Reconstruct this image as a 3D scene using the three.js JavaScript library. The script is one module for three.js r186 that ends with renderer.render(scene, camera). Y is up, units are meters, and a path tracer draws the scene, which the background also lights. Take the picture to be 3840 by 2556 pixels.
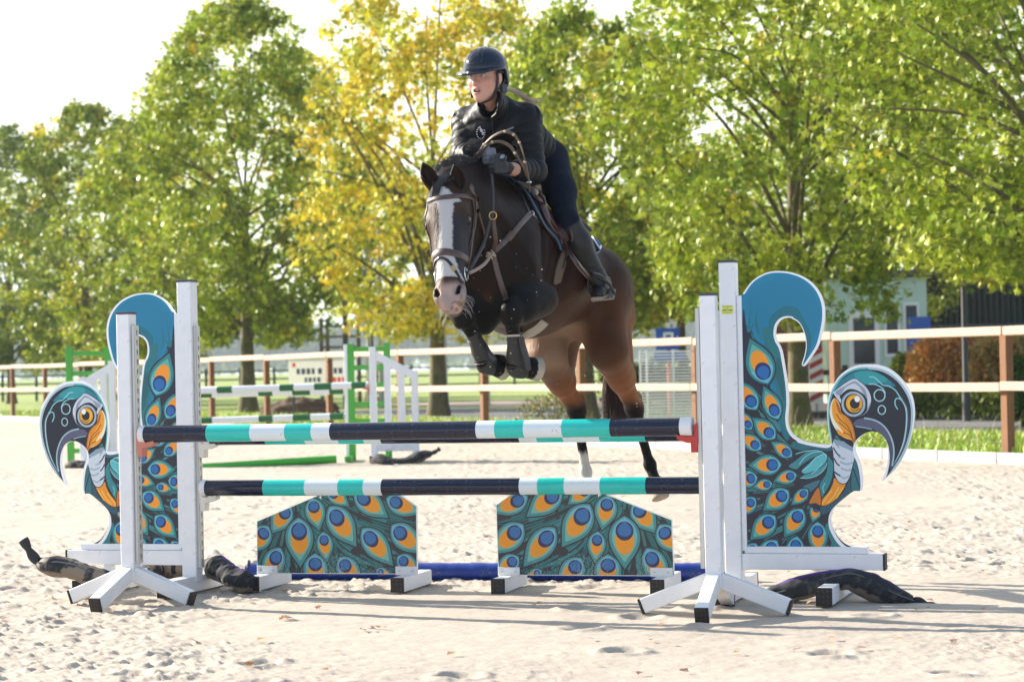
import * as THREE from 'three';
import { RoundedBoxGeometry } from 'three/addons/geometries/RoundedBoxGeometry.js';
import { mergeGeometries, mergeVertices, toCreasedNormals } from 'three/addons/utils/BufferGeometryUtils.js';

// ---------------------------------------------------------------- camera, sky, sun, exposure
const EYE = 1.19, scene = new THREE.Scene();
const camera = new THREE.PerspectiveCamera(17.83, 3840 / 2556, 0.1, 4000);
camera.position.set(0, EYE, 0);
camera.rotation.set(93 / 8150, 0, -0.022, 'YXZ');
camera.updateMatrixWorld(true);
camera.focus = 10.7; camera.userData.fStop = 4.2;
const renderer = new THREE.WebGLRenderer({ antialias: true });
renderer.toneMapping = THREE.LinearToneMapping;
renderer.toneMappingExposure = 2.85;
renderer.shadowMap.enabled = true;
const SUN = new THREE.Vector3(-3.03, 1.48, -1.73).normalize();
{ // clear autumn sky: white glare towards the low sun and the horizon, blue overhead and behind the camera
  const sst = (a, b, x) => { const t = Math.min(1, Math.max(0, (x - a) / (b - a))); return t * t * (3 - 2 * t); };
  const w = 512, h = 256, d = new Float32Array(w * h * 4), v = new THREE.Vector3();
  for (let j = 0; j < h; j++) for (let i = 0; i < w; i++) {
    const el = ((j + .5) / h - .5) * Math.PI, az = ((i + .5) / w - .5) * 2 * Math.PI;
    v.set(Math.cos(el) * Math.cos(az), Math.sin(el), Math.cos(el) * Math.sin(az));
    const c = v.dot(SUN), e = Math.max(0, v.y), hz = Math.exp(-e * 4.2), gl = Math.exp((c - 1) * 2.1), g2 = Math.exp((c - 1) * 14);
    const fr = .5 - .5 * v.z, white = Math.min(1, .55 * hz + .75 * gl + .62 * sst(.45, .95, fr) * Math.exp(-e * .8));
    const L = .165 + .16 * fr + .33 * hz + .19 * gl + .5 * g2, o = (j * w + i) * 4;
    const mix = (a, b) => (a + (b - a) * white) * L;
    d[o] = mix(.42, 1.0); d[o + 1] = mix(.69, .995); d[o + 2] = mix(1.1, .985); d[o + 3] = 1;
  }
  const t = new THREE.DataTexture(d, w, h, THREE.RGBAFormat, THREE.FloatType);
  t.mapping = THREE.EquirectangularReflectionMapping; t.magFilter = t.minFilter = THREE.LinearFilter; t.needsUpdate = true;
  scene.background = t; scene.environment = t;
}
const sun = new THREE.DirectionalLight(0xffffff, 5);
sun.color.setRGB(1, .92, .79);
sun.position.copy(SUN).multiplyScalar(60); sun.castShadow = true;
sun.shadow.mapSize.set(4096, 4096);
Object.assign(sun.shadow.camera, { left: -40, right: 40, top: 40, bottom: -40, near: 1, far: 200 });
scene.add(sun, sun.target);
scene.fog = new THREE.FogExp2(new THREE.Color().setRGB(.80, .90, 1.0), 0.0003);

// ---------------------------------------------------------------- helpers
let seed = 7;
const rnd = () => { seed = (seed + 0x6d2b79f5) | 0; let t = Math.imul(seed ^ (seed >>> 15), 1 | seed); t = (t + Math.imul(t ^ (t >>> 7), 61 | t)) ^ t; return ((t ^ (t >>> 14)) >>> 0) / 4294967296; };
const rr = (a, b) => a + (b - a) * rnd(), pick = (a) => a[Math.floor(rnd() * a.length)];
const V = (x = 0, y = 0, z = 0) => new THREE.Vector3(x, y, z);
const lerp = (a, b, t) => a + (b - a) * t, clamp = (x, a = 0, b = 1) => Math.min(b, Math.max(a, x)), sstep = (a, b, x) => { const t = clamp((x - a) / (b - a)); return t * t * (3 - 2 * t); };
const lin = (r, g, b) => new THREE.Color().setRGB(r, g, b);
// a ray of the survey camera: where a measured point of the place lies at a known distance, or on a level
const rayOf = (x, y) => V((x - 1920) / 8150, -(y - 1278) / 8150, -1).applyQuaternion(camera.quaternion);
const P = (x, y, Z) => { const d = rayOf(x, y); return d.multiplyScalar(-Z / d.z).add(camera.position); };
const G = (x, y, h = 0) => { const d = rayOf(x, y); return d.multiplyScalar((h - EYE) / d.y).add(camera.position); };
function hash3(x, y, z) { let h = Math.imul(x, 374761393) + Math.imul(y, 668265263) + Math.imul(z, 2147483647 ^ 0x5bd1e995); h = Math.imul(h ^ (h >>> 13), 1274126177); return ((h ^ (h >>> 16)) >>> 0) / 4294967296; }
function noise(x, y, z = 0) {
  const i = Math.floor(x), j = Math.floor(y), k = Math.floor(z), u = x - i, v = y - j, w = z - k, f = (t) => t * t * (3 - 2 * t), a = f(u), b = f(v), c = f(w);
  const L = (p, q, t) => p + (q - p) * t, h = (di, dj, dk) => hash3(i + di, j + dj, k + dk);
  return L(L(L(h(0, 0, 0), h(1, 0, 0), a), L(h(0, 1, 0), h(1, 1, 0), a), b), L(L(h(0, 0, 1), h(1, 0, 1), a), L(h(0, 1, 1), h(1, 1, 1), a), b), c) * 2 - 1;
}
const fbm = (x, y, z = 0, n = 4) => { let s = 0, a = .5; for (let i = 0; i < n; i++) { s += a * noise(x, y, z); x = x * 2.03 + 7.1; y = y * 2.03 + 3.7; z = z * 2.03 + 1.3; a *= .5; } return s; };
const taken = new Map();
function numbered(n) { const k = taken.get(n) ?? 0; taken.set(n, k + 1); return k ? n + '_' + String(k).padStart(3, '0') : n; }
function tag(o, label, category, group, kind) { if (label) o.userData.label = label; if (category) o.userData.category = category; if (group) o.userData.group = group; if (kind) o.userData.kind = kind; return o; }
function shadowed(o) { o.castShadow = o.receiveShadow = true; return o; }
function mesh(name, geo, m, parent) {
  const o = shadowed(new THREE.Mesh(Array.isArray(geo) ? merge(geo) : geo, m));
  o.name = parent ? name : numbered(name); (parent ?? scene).add(o); return o;
}
function thing(name, label, category, pos = [0, 0, 0], turn = 0, group) { const o = new THREE.Group(); o.name = numbered(name); scene.add(o); Array.isArray(pos) ? o.position.set(...pos) : o.position.copy(pos); o.rotation.y = turn; return tag(o, label, category, group); }
const struct = (name, geo, m) => tag(mesh(name, geo, m), null, null, null, 'structure');
function merge(list) {
  const l = list.map((g) => { const q = g.index ? g.toNonIndexed() : g; return q; }), keys = ['position', 'normal', 'uv'];
  const col = l.some((g) => g.attributes.color);
  for (const g of l) {
    if (!g.attributes.normal) g.computeVertexNormals();
    if (!g.attributes.uv) g.setAttribute('uv', new THREE.BufferAttribute(new Float32Array(g.attributes.position.count * 2), 2));
    if (col && !g.attributes.color) g.setAttribute('color', new THREE.BufferAttribute(new Float32Array(g.attributes.position.count * 3).fill(1), 3));
    for (const k of Object.keys(g.attributes)) if (!keys.includes(k) && !(col && k === 'color')) g.deleteAttribute(k);
  }
  return mergeGeometries(l);
}
// uv in metres from the side a face looks to
function metreUV(g, s = 1) {
  if (g.index) g = g.toNonIndexed();
  const p = g.attributes.position, uv = new Float32Array(p.count * 2), a = V(), b = V(), c = V();
  for (let i = 0; i < p.count; i += 3) {
    a.fromBufferAttribute(p, i); b.fromBufferAttribute(p, i + 1).sub(a); c.fromBufferAttribute(p, i + 2).sub(a); b.cross(c);
    const x = Math.abs(b.x), y = Math.abs(b.y), z = Math.abs(b.z);
    for (let k = i; k < i + 3; k++) { const X = p.getX(k), Y = p.getY(k), Z = p.getZ(k); uv[k * 2] = (x > y && x > z ? Z : X) * s; uv[k * 2 + 1] = (y > x && y > z ? Z : Y) * s; }
  }
  g.setAttribute('uv', new THREE.BufferAttribute(uv, 2)); return g;
}
const rbox = (w, h, d, r = .006) => new RoundedBoxGeometry(w, h, d, 2, Math.min(r, w * .45, h * .45, d * .45));
// bar of rectangular section from p to q; w across (horizontal when the bar lies), h the other way
function bar(p, q, w, h, r = .004, up = V(0, 1, 0)) {
  const d = q.clone().sub(p), L = d.length(); d.normalize();
  let x = up.clone().cross(d); if (x.lengthSq() < 1e-6) x = V(1, 0, 0).cross(d); x.normalize(); const y = d.clone().cross(x);
  return rbox(w, h, L, r).applyMatrix4(new THREE.Matrix4().makeBasis(x, y, d).setPosition(p.clone().add(q).multiplyScalar(.5)));
}
// round rod through points, radius a number or a function of 0..1
function rod(pts, r, seg = 8, n = 0, closed = false, flat = 1, flatDir = null) {
  const c = pts.length === 2 ? new THREE.LineCurve3(...pts) : new THREE.CatmullRomCurve3(pts, closed, 'centripetal'), N = n || Math.max(2, pts.length * 5);
  const fr = c.computeFrenetFrames(N, closed), pos = [], nor = [], uv = [], idx = [], L = c.getLength(), p = V();
  for (let i = 0; i <= N; i++) {
    const t = i / N; c.getPointAt(t, p); const R = typeof r === 'function' ? r(t) : r;
    let a = fr.normals[i], b = fr.binormals[i];
    if (flatDir) { const T = fr.tangents[i], fd = typeof flatDir === 'function' ? flatDir(t, p) : flatDir; a = fd.clone().addScaledVector(T, -fd.dot(T)).normalize(); b = T.clone().cross(a); }
    for (let k = 0; k <= seg; k++) {
      const f = k / seg * Math.PI * 2, cx = Math.cos(f), sy = Math.sin(f);
      const nx = a.clone().multiplyScalar(cx / flat).addScaledVector(b, sy).normalize();
      pos.push(p.x + (a.x * cx * flat + b.x * sy) * R, p.y + (a.y * cx * flat + b.y * sy) * R, p.z + (a.z * cx * flat + b.z * sy) * R); nor.push(nx.x, nx.y, nx.z); uv.push(k / seg * R * 6, t * L);
    }
  }
  for (let i = 0; i < N; i++) for (let k = 0; k < seg; k++) { const q = i * (seg + 1) + k; idx.push(q, q + 1, q + seg + 1, q + 1, q + seg + 2, q + seg + 1); }
  const base = pos.length / 3;
  if (!closed) for (const e of [0, N]) { // caps
    c.getPointAt(e / N, p); const T = fr.tangents[e].clone().multiplyScalar(e ? 1 : -1), at = pos.length / 3;
    pos.push(p.x, p.y, p.z); nor.push(T.x, T.y, T.z); uv.push(0, 0);
    for (let k = 0; k <= seg; k++) { const q = (e * (seg + 1) + k) * 3; pos.push(pos[q], pos[q + 1], pos[q + 2]); nor.push(T.x, T.y, T.z); uv.push(0, 0); }
    for (let k = 0; k < seg; k++) e ? idx.push(at, at + 1 + k, at + 2 + k) : idx.push(at, at + 2 + k, at + 1 + k);
  }
  const g = new THREE.BufferGeometry();
  g.setAttribute('position', new THREE.Float32BufferAttribute(pos, 3)); g.setAttribute('normal', new THREE.Float32BufferAttribute(nor, 3)); g.setAttribute('uv', new THREE.Float32BufferAttribute(uv, 2)); g.setIndex(idx); return g;
}
// flat leather or web strap lying on a surface: out(t, p) is the way its face looks
function strap(pts, w, th, out, n = 0, closed = false) {
  const c = new THREE.CatmullRomCurve3(pts, closed, 'centripetal'), N = n || pts.length * 6, pos = [], idx = [], uv = [], p = V(), L = c.getLength();
  for (let i = 0; i <= N; i++) {
    const t = i / N; c.getPointAt(t, p); const T = c.getTangentAt(t), o = (typeof out === 'function' ? out(t, p.clone()) : out.clone()); o.addScaledVector(T, -o.dot(T)).normalize(); const b = T.clone().cross(o), W = (typeof w === 'function' ? w(t) : w) / 2, H = th / 2, e = Math.min(W * .25, H * .8);
    for (const [x, y] of [[-W, -H], [W, -H], [W, H - e * .6], [W - e, H], [-W + e, H], [-W, H - e * .6]]) { pos.push(p.x + b.x * x + o.x * y, p.y + b.y * x + o.y * y, p.z + b.z * x + o.z * y); uv.push(x, t * L); }
  }
  for (let i = 0; i < N; i++) for (let k = 0; k < 6; k++) { const a = i * 6 + k, b = i * 6 + (k + 1) % 6; idx.push(a, b, a + 6, b, b + 6, a + 6); }
  if (!closed) { idx.push(0, 5, 1, 1, 5, 2, 2, 5, 4, 2, 4, 3); const q = N * 6; idx.push(q, q + 1, q + 5, q + 1, q + 2, q + 5, q + 2, q + 4, q + 5, q + 2, q + 3, q + 4); }
  const g = new THREE.BufferGeometry(); g.setAttribute('position', new THREE.Float32BufferAttribute(pos, 3)); g.setAttribute('uv', new THREE.Float32BufferAttribute(uv, 2)); g.setIndex(idx); return toCreasedNormals(g, .7);
}
function texture(w, h, f, srgb = true, rep = 1) { // f(x, y) -> [r, g, b] 0..255
  const d = new Uint8Array(w * h * 4);
  for (let y = 0; y < h; y++) for (let x = 0; x < w; x++) { const c = f(x, y), o = (y * w + x) * 4; d[o] = c[0]; d[o + 1] = c[1]; d[o + 2] = c[2]; d[o + 3] = 255; }
  const t = new THREE.DataTexture(d, w, h); t.wrapS = t.wrapT = THREE.RepeatWrapping; t.magFilter = THREE.LinearFilter; t.minFilter = THREE.LinearMipmapLinearFilter; if (srgb) t.colorSpace = THREE.SRGBColorSpace; t.repeat.set(rep, rep); t.needsUpdate = true; return t;
}
const tileNoise = (x, y, n, s, z = 0) => { // fbm that repeats after n pixels, s cells
  const u = x / n, v = y / n, f = (a, b) => fbm(a * s, b * s, z, 4); const e = (t) => t * t * (3 - 2 * t);
  return lerp(lerp(f(u, v), f(u - 1, v), e(u)), lerp(f(u, v - 1), f(u - 1, v - 1), e(u)), e(v));
};
const std = (o) => new THREE.MeshStandardMaterial(o), phys = (o) => new THREE.MeshPhysicalMaterial(o);
const M = {
  white: std({ color: lin(.80, .80, .80), roughness: .38 }), black: std({ color: lin(.02, .02, .022), roughness: .6 }), green: std({ color: lin(.06, .33, .04), roughness: .45 }), dkgreen: std({ color: lin(.035, .17, .05), roughness: .4 }),
  grey: std({ color: lin(.42, .43, .45), roughness: .5, metalness: .3 }), dark: std({ color: lin(.06, .06, .07), roughness: .6 }), steel: std({ color: lin(.6, .6, .6), roughness: .35, metalness: .9 }),
};
// ---------------------------------------------------------------- ground
// frame of the fence line: s along it towards the right and near, n away from the arena, y up
const FD = V(.473, 0, .882), FN = V(.882, 0, -.473), F0 = V(5.48, 0, -23.8);
const F = (s, n, y = 0) => F0.clone().addScaledVector(FD, s).addScaledVector(FN, n).setY(y);
const inFence = (x, z) => [(x - F0.x) * FD.x + (z - F0.z) * FD.z, (x - F0.x) * FN.x + (z - F0.z) * FN.z];
const cells = new Map();
function clods(x, z, size, keep, sd) { // lumps of sand, one at most in each cell
  let m = 0; const i0 = Math.floor(x / size), j0 = Math.floor(z / size);
  for (let i = i0 - 1; i <= i0 + 1; i++) for (let j = j0 - 1; j <= j0 + 1; j++) {
    if (hash3(i, j, sd) > keep) continue;
    const cx = (i + .15 + .7 * hash3(i, j, sd + 1)) * size, cz = (j + .15 + .7 * hash3(i, j, sd + 2)) * size, r = size * (.22 + .33 * hash3(i, j, sd + 3));
    const an = hash3(i, j, sd + 4) * 3.1, ca = Math.cos(an), sa = Math.sin(an), dx = x - cx, dz = z - cz, u = (dx * ca + dz * sa) / r, v = (-dx * sa + dz * ca) / (r * .62), d = u * u + v * v;
    if (d < 1) m = Math.max(m, r * .62 * Math.sqrt(1 - d) * (.75 + .25 * noise(x * 90, z * 90, i)));
  }
  return m;
}
function sandHeight(x, z) {
  const Z = -z, rough = sstep(-.25, .35, noise(x * .55 + 4.2, z * .55, 3) + .55 * noise(x * .21, z * .24, 8) + (Z > 12.5 ? .45 : 0) + (Z < 9.6 && x < .2 ? .35 : 0) - (Math.abs(Z - 10) < 1 ? .1 : 0));
  let h = .008 * noise(x * 1.3, z * 1.9, 1) + .007 * (.3 + .7 * rough) * noise(x * 4.2, z * 5, 2);
  h *= .7; h += (.0016 + .0035 * rough) * noise(x * 11, z * 12, 5) + (.001 + .0026 * rough) * noise(x * 29, z * 29, 6) + (.0006 + .0016 * rough) * noise(x * 70, z * 60, 8);
  // hoof prints: shallow bowls with a raised rim
  const S = .62, i0 = Math.floor(x / S), j0 = Math.floor(z / S);
  for (let i = i0 - 1; i <= i0 + 1; i++) for (let j = j0 - 1; j <= j0 + 1; j++) {
    if (hash3(i, j, 71) > .5) continue;
    const dx = x - (i + hash3(i, j, 72)) * S, dz = z - (j + hash3(i, j, 73)) * S, d = Math.hypot(dx, dz) / .085;
    if (d < 2.2) h += (d < 1 ? -.020 * (1 - d * d) : 0) + .014 * Math.exp(-((d - 1.25) ** 2) * 9) * (.6 + .6 * noise(x * 14, z * 14, i));
  }
  const f = Z > 26 ? clamp(1 - (Z - 26) / 40, .35) : 1;
  h += rough * rough * (clods(x, z, .075, .35, 11) * .7 + clods(x, z, .15, .14, 31) * .5) + (.12 + .5 * rough * rough) * clods(x, z, .042, .34, 51);
  return h * f;
}
const sandCol = lin(.405, .345, .285);
{ // the sand of the arena: one relief sheet, finely meshed where it is looked at closely
  const zs = [], us = []; for (let Z = 5.5; Z < 95; Z *= Z < 7.6 ? 1.02 : Z < 13.5 ? 1.0017 : Z < 20 ? 1.0031 : 1.0046) zs.push(Z);
  for (let u = -1.6; u < -.31;) { us.push(u); u += Math.max(.004, (-.31 - u) * .25); } for (let u = -.31; u <= .31; u += .00095) us.push(u); for (let u = .314; u < 1.7; u += Math.max(.004, (u - .31) * .35)) us.push(u);
  const nx = us.length, nz = zs.length, pos = new Float32Array(nx * nz * 3), col = new Float32Array(nx * nz * 3), uv = new Float32Array(nx * nz * 2), idx = [], keep = new Uint8Array(nx * nz);
  for (let j = 0; j < nz; j++) for (let i = 0; i < nx; i++) {
    const k = j * nx + i, x = us[i] * zs[j], z = -zs[j], n = inFence(x, z)[1]; keep[k] = n < -.1;
    const fine = Math.abs(us[i]) < .32 && n < .3, h = fine ? sandHeight(x, z) : .008 * noise(x * 1.3, z * 1.9, 1);
    pos[k * 3] = x; pos[k * 3 + 1] = h; pos[k * 3 + 2] = z; uv[k * 2] = x; uv[k * 2 + 1] = z;
    const t = 1 + .10 * fbm(x * 1.1, z * 1.1, 9, 3) + .08 * noise(x * 18, z * 18, 4), damp = .06 * noise(x * .8, z * 2.2, 14);
    col[k * 3] = sandCol.r * (t + damp); col[k * 3 + 1] = sandCol.g * (t + damp * .9); col[k * 3 + 2] = sandCol.b * (t + damp * .7);
  }
  for (let j = 0; j < nz - 1; j++) for (let i = 0; i < nx - 1; i++) { const a = j * nx + i, b = a + 1, c = a + nx, d = c + 1; if (keep[a] && keep[b] && keep[c] && keep[d]) idx.push(a, b, c, b, d, c); }
  const g = new THREE.BufferGeometry(); g.setAttribute('position', new THREE.BufferAttribute(pos, 3)); g.setAttribute('color', new THREE.BufferAttribute(col, 3)); g.setAttribute('uv', new THREE.BufferAttribute(uv, 2)); g.setIndex(new THREE.BufferAttribute(new Uint32Array(idx), 1)); g.computeVertexNormals();
  const bump = texture(256, 256, (x, y) => { const v = 128 + 70 * tileNoise(x, y, 256, 22) + rr(-45, 45); return [v, v, v]; }, false, 2.2);
  struct('sand_arena', g, std({ vertexColors: true, roughness: .95, bumpMap: bump, bumpScale: .004 }));
}
const quad = (pts, step = 0) => { // flat sheet over four corners, cut fine enough for coloured noise
  const n = step || 1, pos = [], idx = [], uv = [];
  for (let j = 0; j <= n; j++) for (let i = 0; i <= n; i++) { const a = pts[0].clone().lerp(pts[1], i / n), b = pts[3].clone().lerp(pts[2], i / n); a.lerp(b, j / n); pos.push(a.x, a.y, a.z); uv.push(a.x, a.z); }
  for (let j = 0; j < n; j++) for (let i = 0; i < n; i++) { const q = j * (n + 1) + i; idx.push(q, q + 1, q + n + 1, q + 1, q + n + 2, q + n + 1); }
  const g = new THREE.BufferGeometry(); g.setAttribute('position', new THREE.Float32BufferAttribute(pos, 3)); g.setAttribute('uv', new THREE.Float32BufferAttribute(uv, 2)); g.setIndex(idx); g.computeVertexNormals();
  if (g.attributes.normal.getY(0) < 0) { g.index.array.reverse(); g.computeVertexNormals(); } return g;
};
{
  const grassT = texture(256, 256, (x, y) => { const a = tileNoise(x, y, 256, 6), b = tileNoise(x, y, 256, 24, 3) + rr(-.25, .25); return [126 + 34 * a + 36 * b, 142 + 24 * a + 32 * b, 58 + 12 * a + 16 * b]; }, true, .35);
  const base = quad([F(-700, .05, .10), F(60, .05, .10), F(60, 900, .10), F(-700, 900, .10)]);
  struct('grass_field', base, std({ map: grassT, roughness: 1 }));
  const road = texture(256, 256, (x, y) => { const a = tileNoise(x, y, 256, 8) * 14 + rr(-12, 12); return [104 + a, 104 + a, 108 + a]; }, true, .5);
  const pave = texture(256, 256, (x, y) => { const a = tileNoise(x, y, 256, 10) * 20 + rr(-12, 12); return [176 + a, 152 + a, 138 + a]; }, true, .4);
  struct('asphalt_road', quad([F(-34, 4.6, .104), F(40, 3.9, .104), F(40, 7.2, .104), F(-34, 10.2, .104)]), std({ map: road, roughness: .9 }));
  struct('paved_road', quad([F(-42, 11.0, .108), F(40, 10.6, .108), F(40, 16, .108), F(-42, 25, .108)]), std({ map: pave, roughness: .9 }));
  // concrete edge between sand and grass, in lengths with open joints
  const kerb = thing('concrete_kerb', 'pale concrete edging strip along the foot of the wooden fence between sand and grass', 'kerb', F(0, -.2, 0));
  const km = std({ color: lin(.60, .57, .54), roughness: .9, map: texture(128, 128, (x, y) => { const a = 222 + 30 * tileNoise(x, y, 128, 6) + rr(-10, 10); return [a, a, a]; }, true, 1) });
  for (let s = -45; s < 9; s += 1.0) mesh('kerb_stone', metreUV(bar(F(s + .006, -.2, .03 + rr(-.004, .004)).sub(kerb.position), F(s + .994, -.2, .03 + rr(-.004, .004)).sub(kerb.position), .12, .19, .008)), km, kerb);
  const far = thing('far_kerb', 'pale concrete edging in the distance at the left end of the arena', 'kerb', F(-46, -.2, 0));
  mesh('kerb_strip', bar(V(0, .03, 0), F(-95, -.2, 0).sub(far.position).setY(.03), .12, .19), km, far);
}
// ---------------------------------------------------------------- fence, buildings, shrubs and street furniture beyond it
const woodTex = (r, g, b, v, sd) => texture(128, 256, (x, y) => {
  const gr = Math.sin((x + 9 * fbm(x * .03, y * .012, sd)) * .5) * .5 + fbm(x * .35, y * .02, sd + 3), k = 1 + v * gr + rr(-.04, .04);
  const kn = Math.exp(-(((x - 40) / 7) ** 2 + ((y - 180) / 11) ** 2)); return [r * k * (1 - .45 * kn), g * k * (1 - .5 * kn), b * k * (1 - .55 * kn)].map((q) => clamp(q, 0, 255));
}, true, 3);
const railM = std({ map: woodTex(182, 158, 138, .12, 1), roughness: .8 }), postM = std({ map: woodTex(122, 84, 54, .16, 5), roughness: .85 });
{
  const fence = thing('wooden_fence', 'long post and rail fence of pale rails on brown posts behind the arena', 'fence', F(0, 0, .1)), o = fence.position;
  const S = 3.118, top = 1.36, low = .74, w = (s, n, y) => F(s, n, .1 + y).sub(o);
  for (let k = -2; k < 29; k++) {
    const s = -.1 - k * S, j = rr(-.012, .012);
    if (k >= -1) mesh('post', metreUV(bar(w(s, 0, -.3), w(s, j, top - .055), .105, .105, .006, FN)), postM, fence);
    if (k < 28) {
      const a = rr(-.012, .012), b = rr(-.012, .012);
      mesh('rail', metreUV(bar(w(s - S + .004, 0, top + a), w(s - .004, 0, top + b), .115, .105, .02)), railM, fence);
      mesh('rail', metreUV(bar(w(s - S + .004, -.082, low + b), w(s - .004, -.082, low + a), .055, .10, .008)), railM, fence);
    }
  }
}
{ // pale green cabin and dark shed at the right
  const at = (x, y, Z) => P(x, y, Z).setY(.1), c = thing('cabin', 'pale green flat roofed cabin with white door frames partly behind the tree trunks', 'cabin', at(3300, 1380, 52), -.1);
  const wm = std({ color: lin(.50, .66, .54), roughness: .7 }), sc = 52 / 8150;
  for (let i = 0; i < 9; i++) mesh('wall_panel', rbox(.262, 3.0, 3).translate(-1.1 + i * .265, 1.5, -1.5), wm, c);
  mesh('roof', rbox(2.7, .16, 3.3).translate(-.05, 3.1, -1.5), M.dark, c);
  const dr = mesh('door', rbox(.72, 2.1, .06).translate(-.35, 1.15, .01), M.white, c); mesh('pane', rbox(.5, 1.1, .03).translate(-.35, 1.5, .04), std({ color: lin(.05, .06, .07), roughness: .1 }), dr);
  for (const x of [.32, .78]) { const f = mesh('window', rbox(.38, 1.3, .05).translate(x, 1.75, .01), M.white, c); mesh('pane', rbox(.26, 1.14, .03).translate(x, 1.75, .03), std({ color: lin(.06, .07, .08), roughness: .1 }), f); }
  const sg = mesh('notice', rbox(.55, .85, .02).translate(.95, 1.62, .06), std({ color: lin(.04, .12, .45), roughness: .5 }), c);
  const s = thing('dark_shed', 'long dark green shed of ribbed cladding behind the orange shrubs', 'shed', at(3480, 1300, 60));
  const sm = std({ color: lin(.022, .032, .03), roughness: .75 }), rib = [];
  for (let i = 0; i < 110; i++) rib.push(rbox(.09, 5.0, .07, .01).translate(i * .16, 2.5, .05));
  mesh('wall', rbox(17.8, 5.0, .2).translate(8.7, 2.5, -.1), sm, s); tag(mesh('cladding_ribs', rib, sm, s), null, null, null, 'stuff');
  mesh('roof', rbox(18.2, .25, 9).rotateX(-.12).translate(8.7, 5.6, -4.3), M.dark, s); mesh('rail', rbox(17.8, .12, .1).translate(8.7, 1.9, .14), M.dark, s);
  const h = thing('brick_house', 'low reddish brown building seen in the gap under the trees left of the cabin', 'building', at(2990, 1350, 75));
  const br = std({ map: texture(64, 64, (x, y) => { const m = y % 16 < 2 || (x + (Math.floor(y / 16) % 2) * 16) % 32 < 2; return m ? [120, 105, 95] : [112 + rr(-14, 14), 62 + rr(-8, 8), 50]; }, true, 1.4), roughness: .9 });
  mesh('wall', metreUV(rbox(6, 3.1, 5).translate(0, 1.55, -2.5)), br, h); mesh('roof', rbox(6.6, .3, 5.6).translate(0, 3.25, -2.5), M.dark, h);
  for (const x of [-1.8, .2]) { const f = mesh('window', rbox(1.0, 1.2, .08).translate(x, 1.7, .03), M.white, h); mesh('pane', rbox(.84, 1.04, .04).translate(x, 1.7, .07), std({ color: lin(.05, .06, .07), roughness: .1 }), f); }
}
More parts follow.
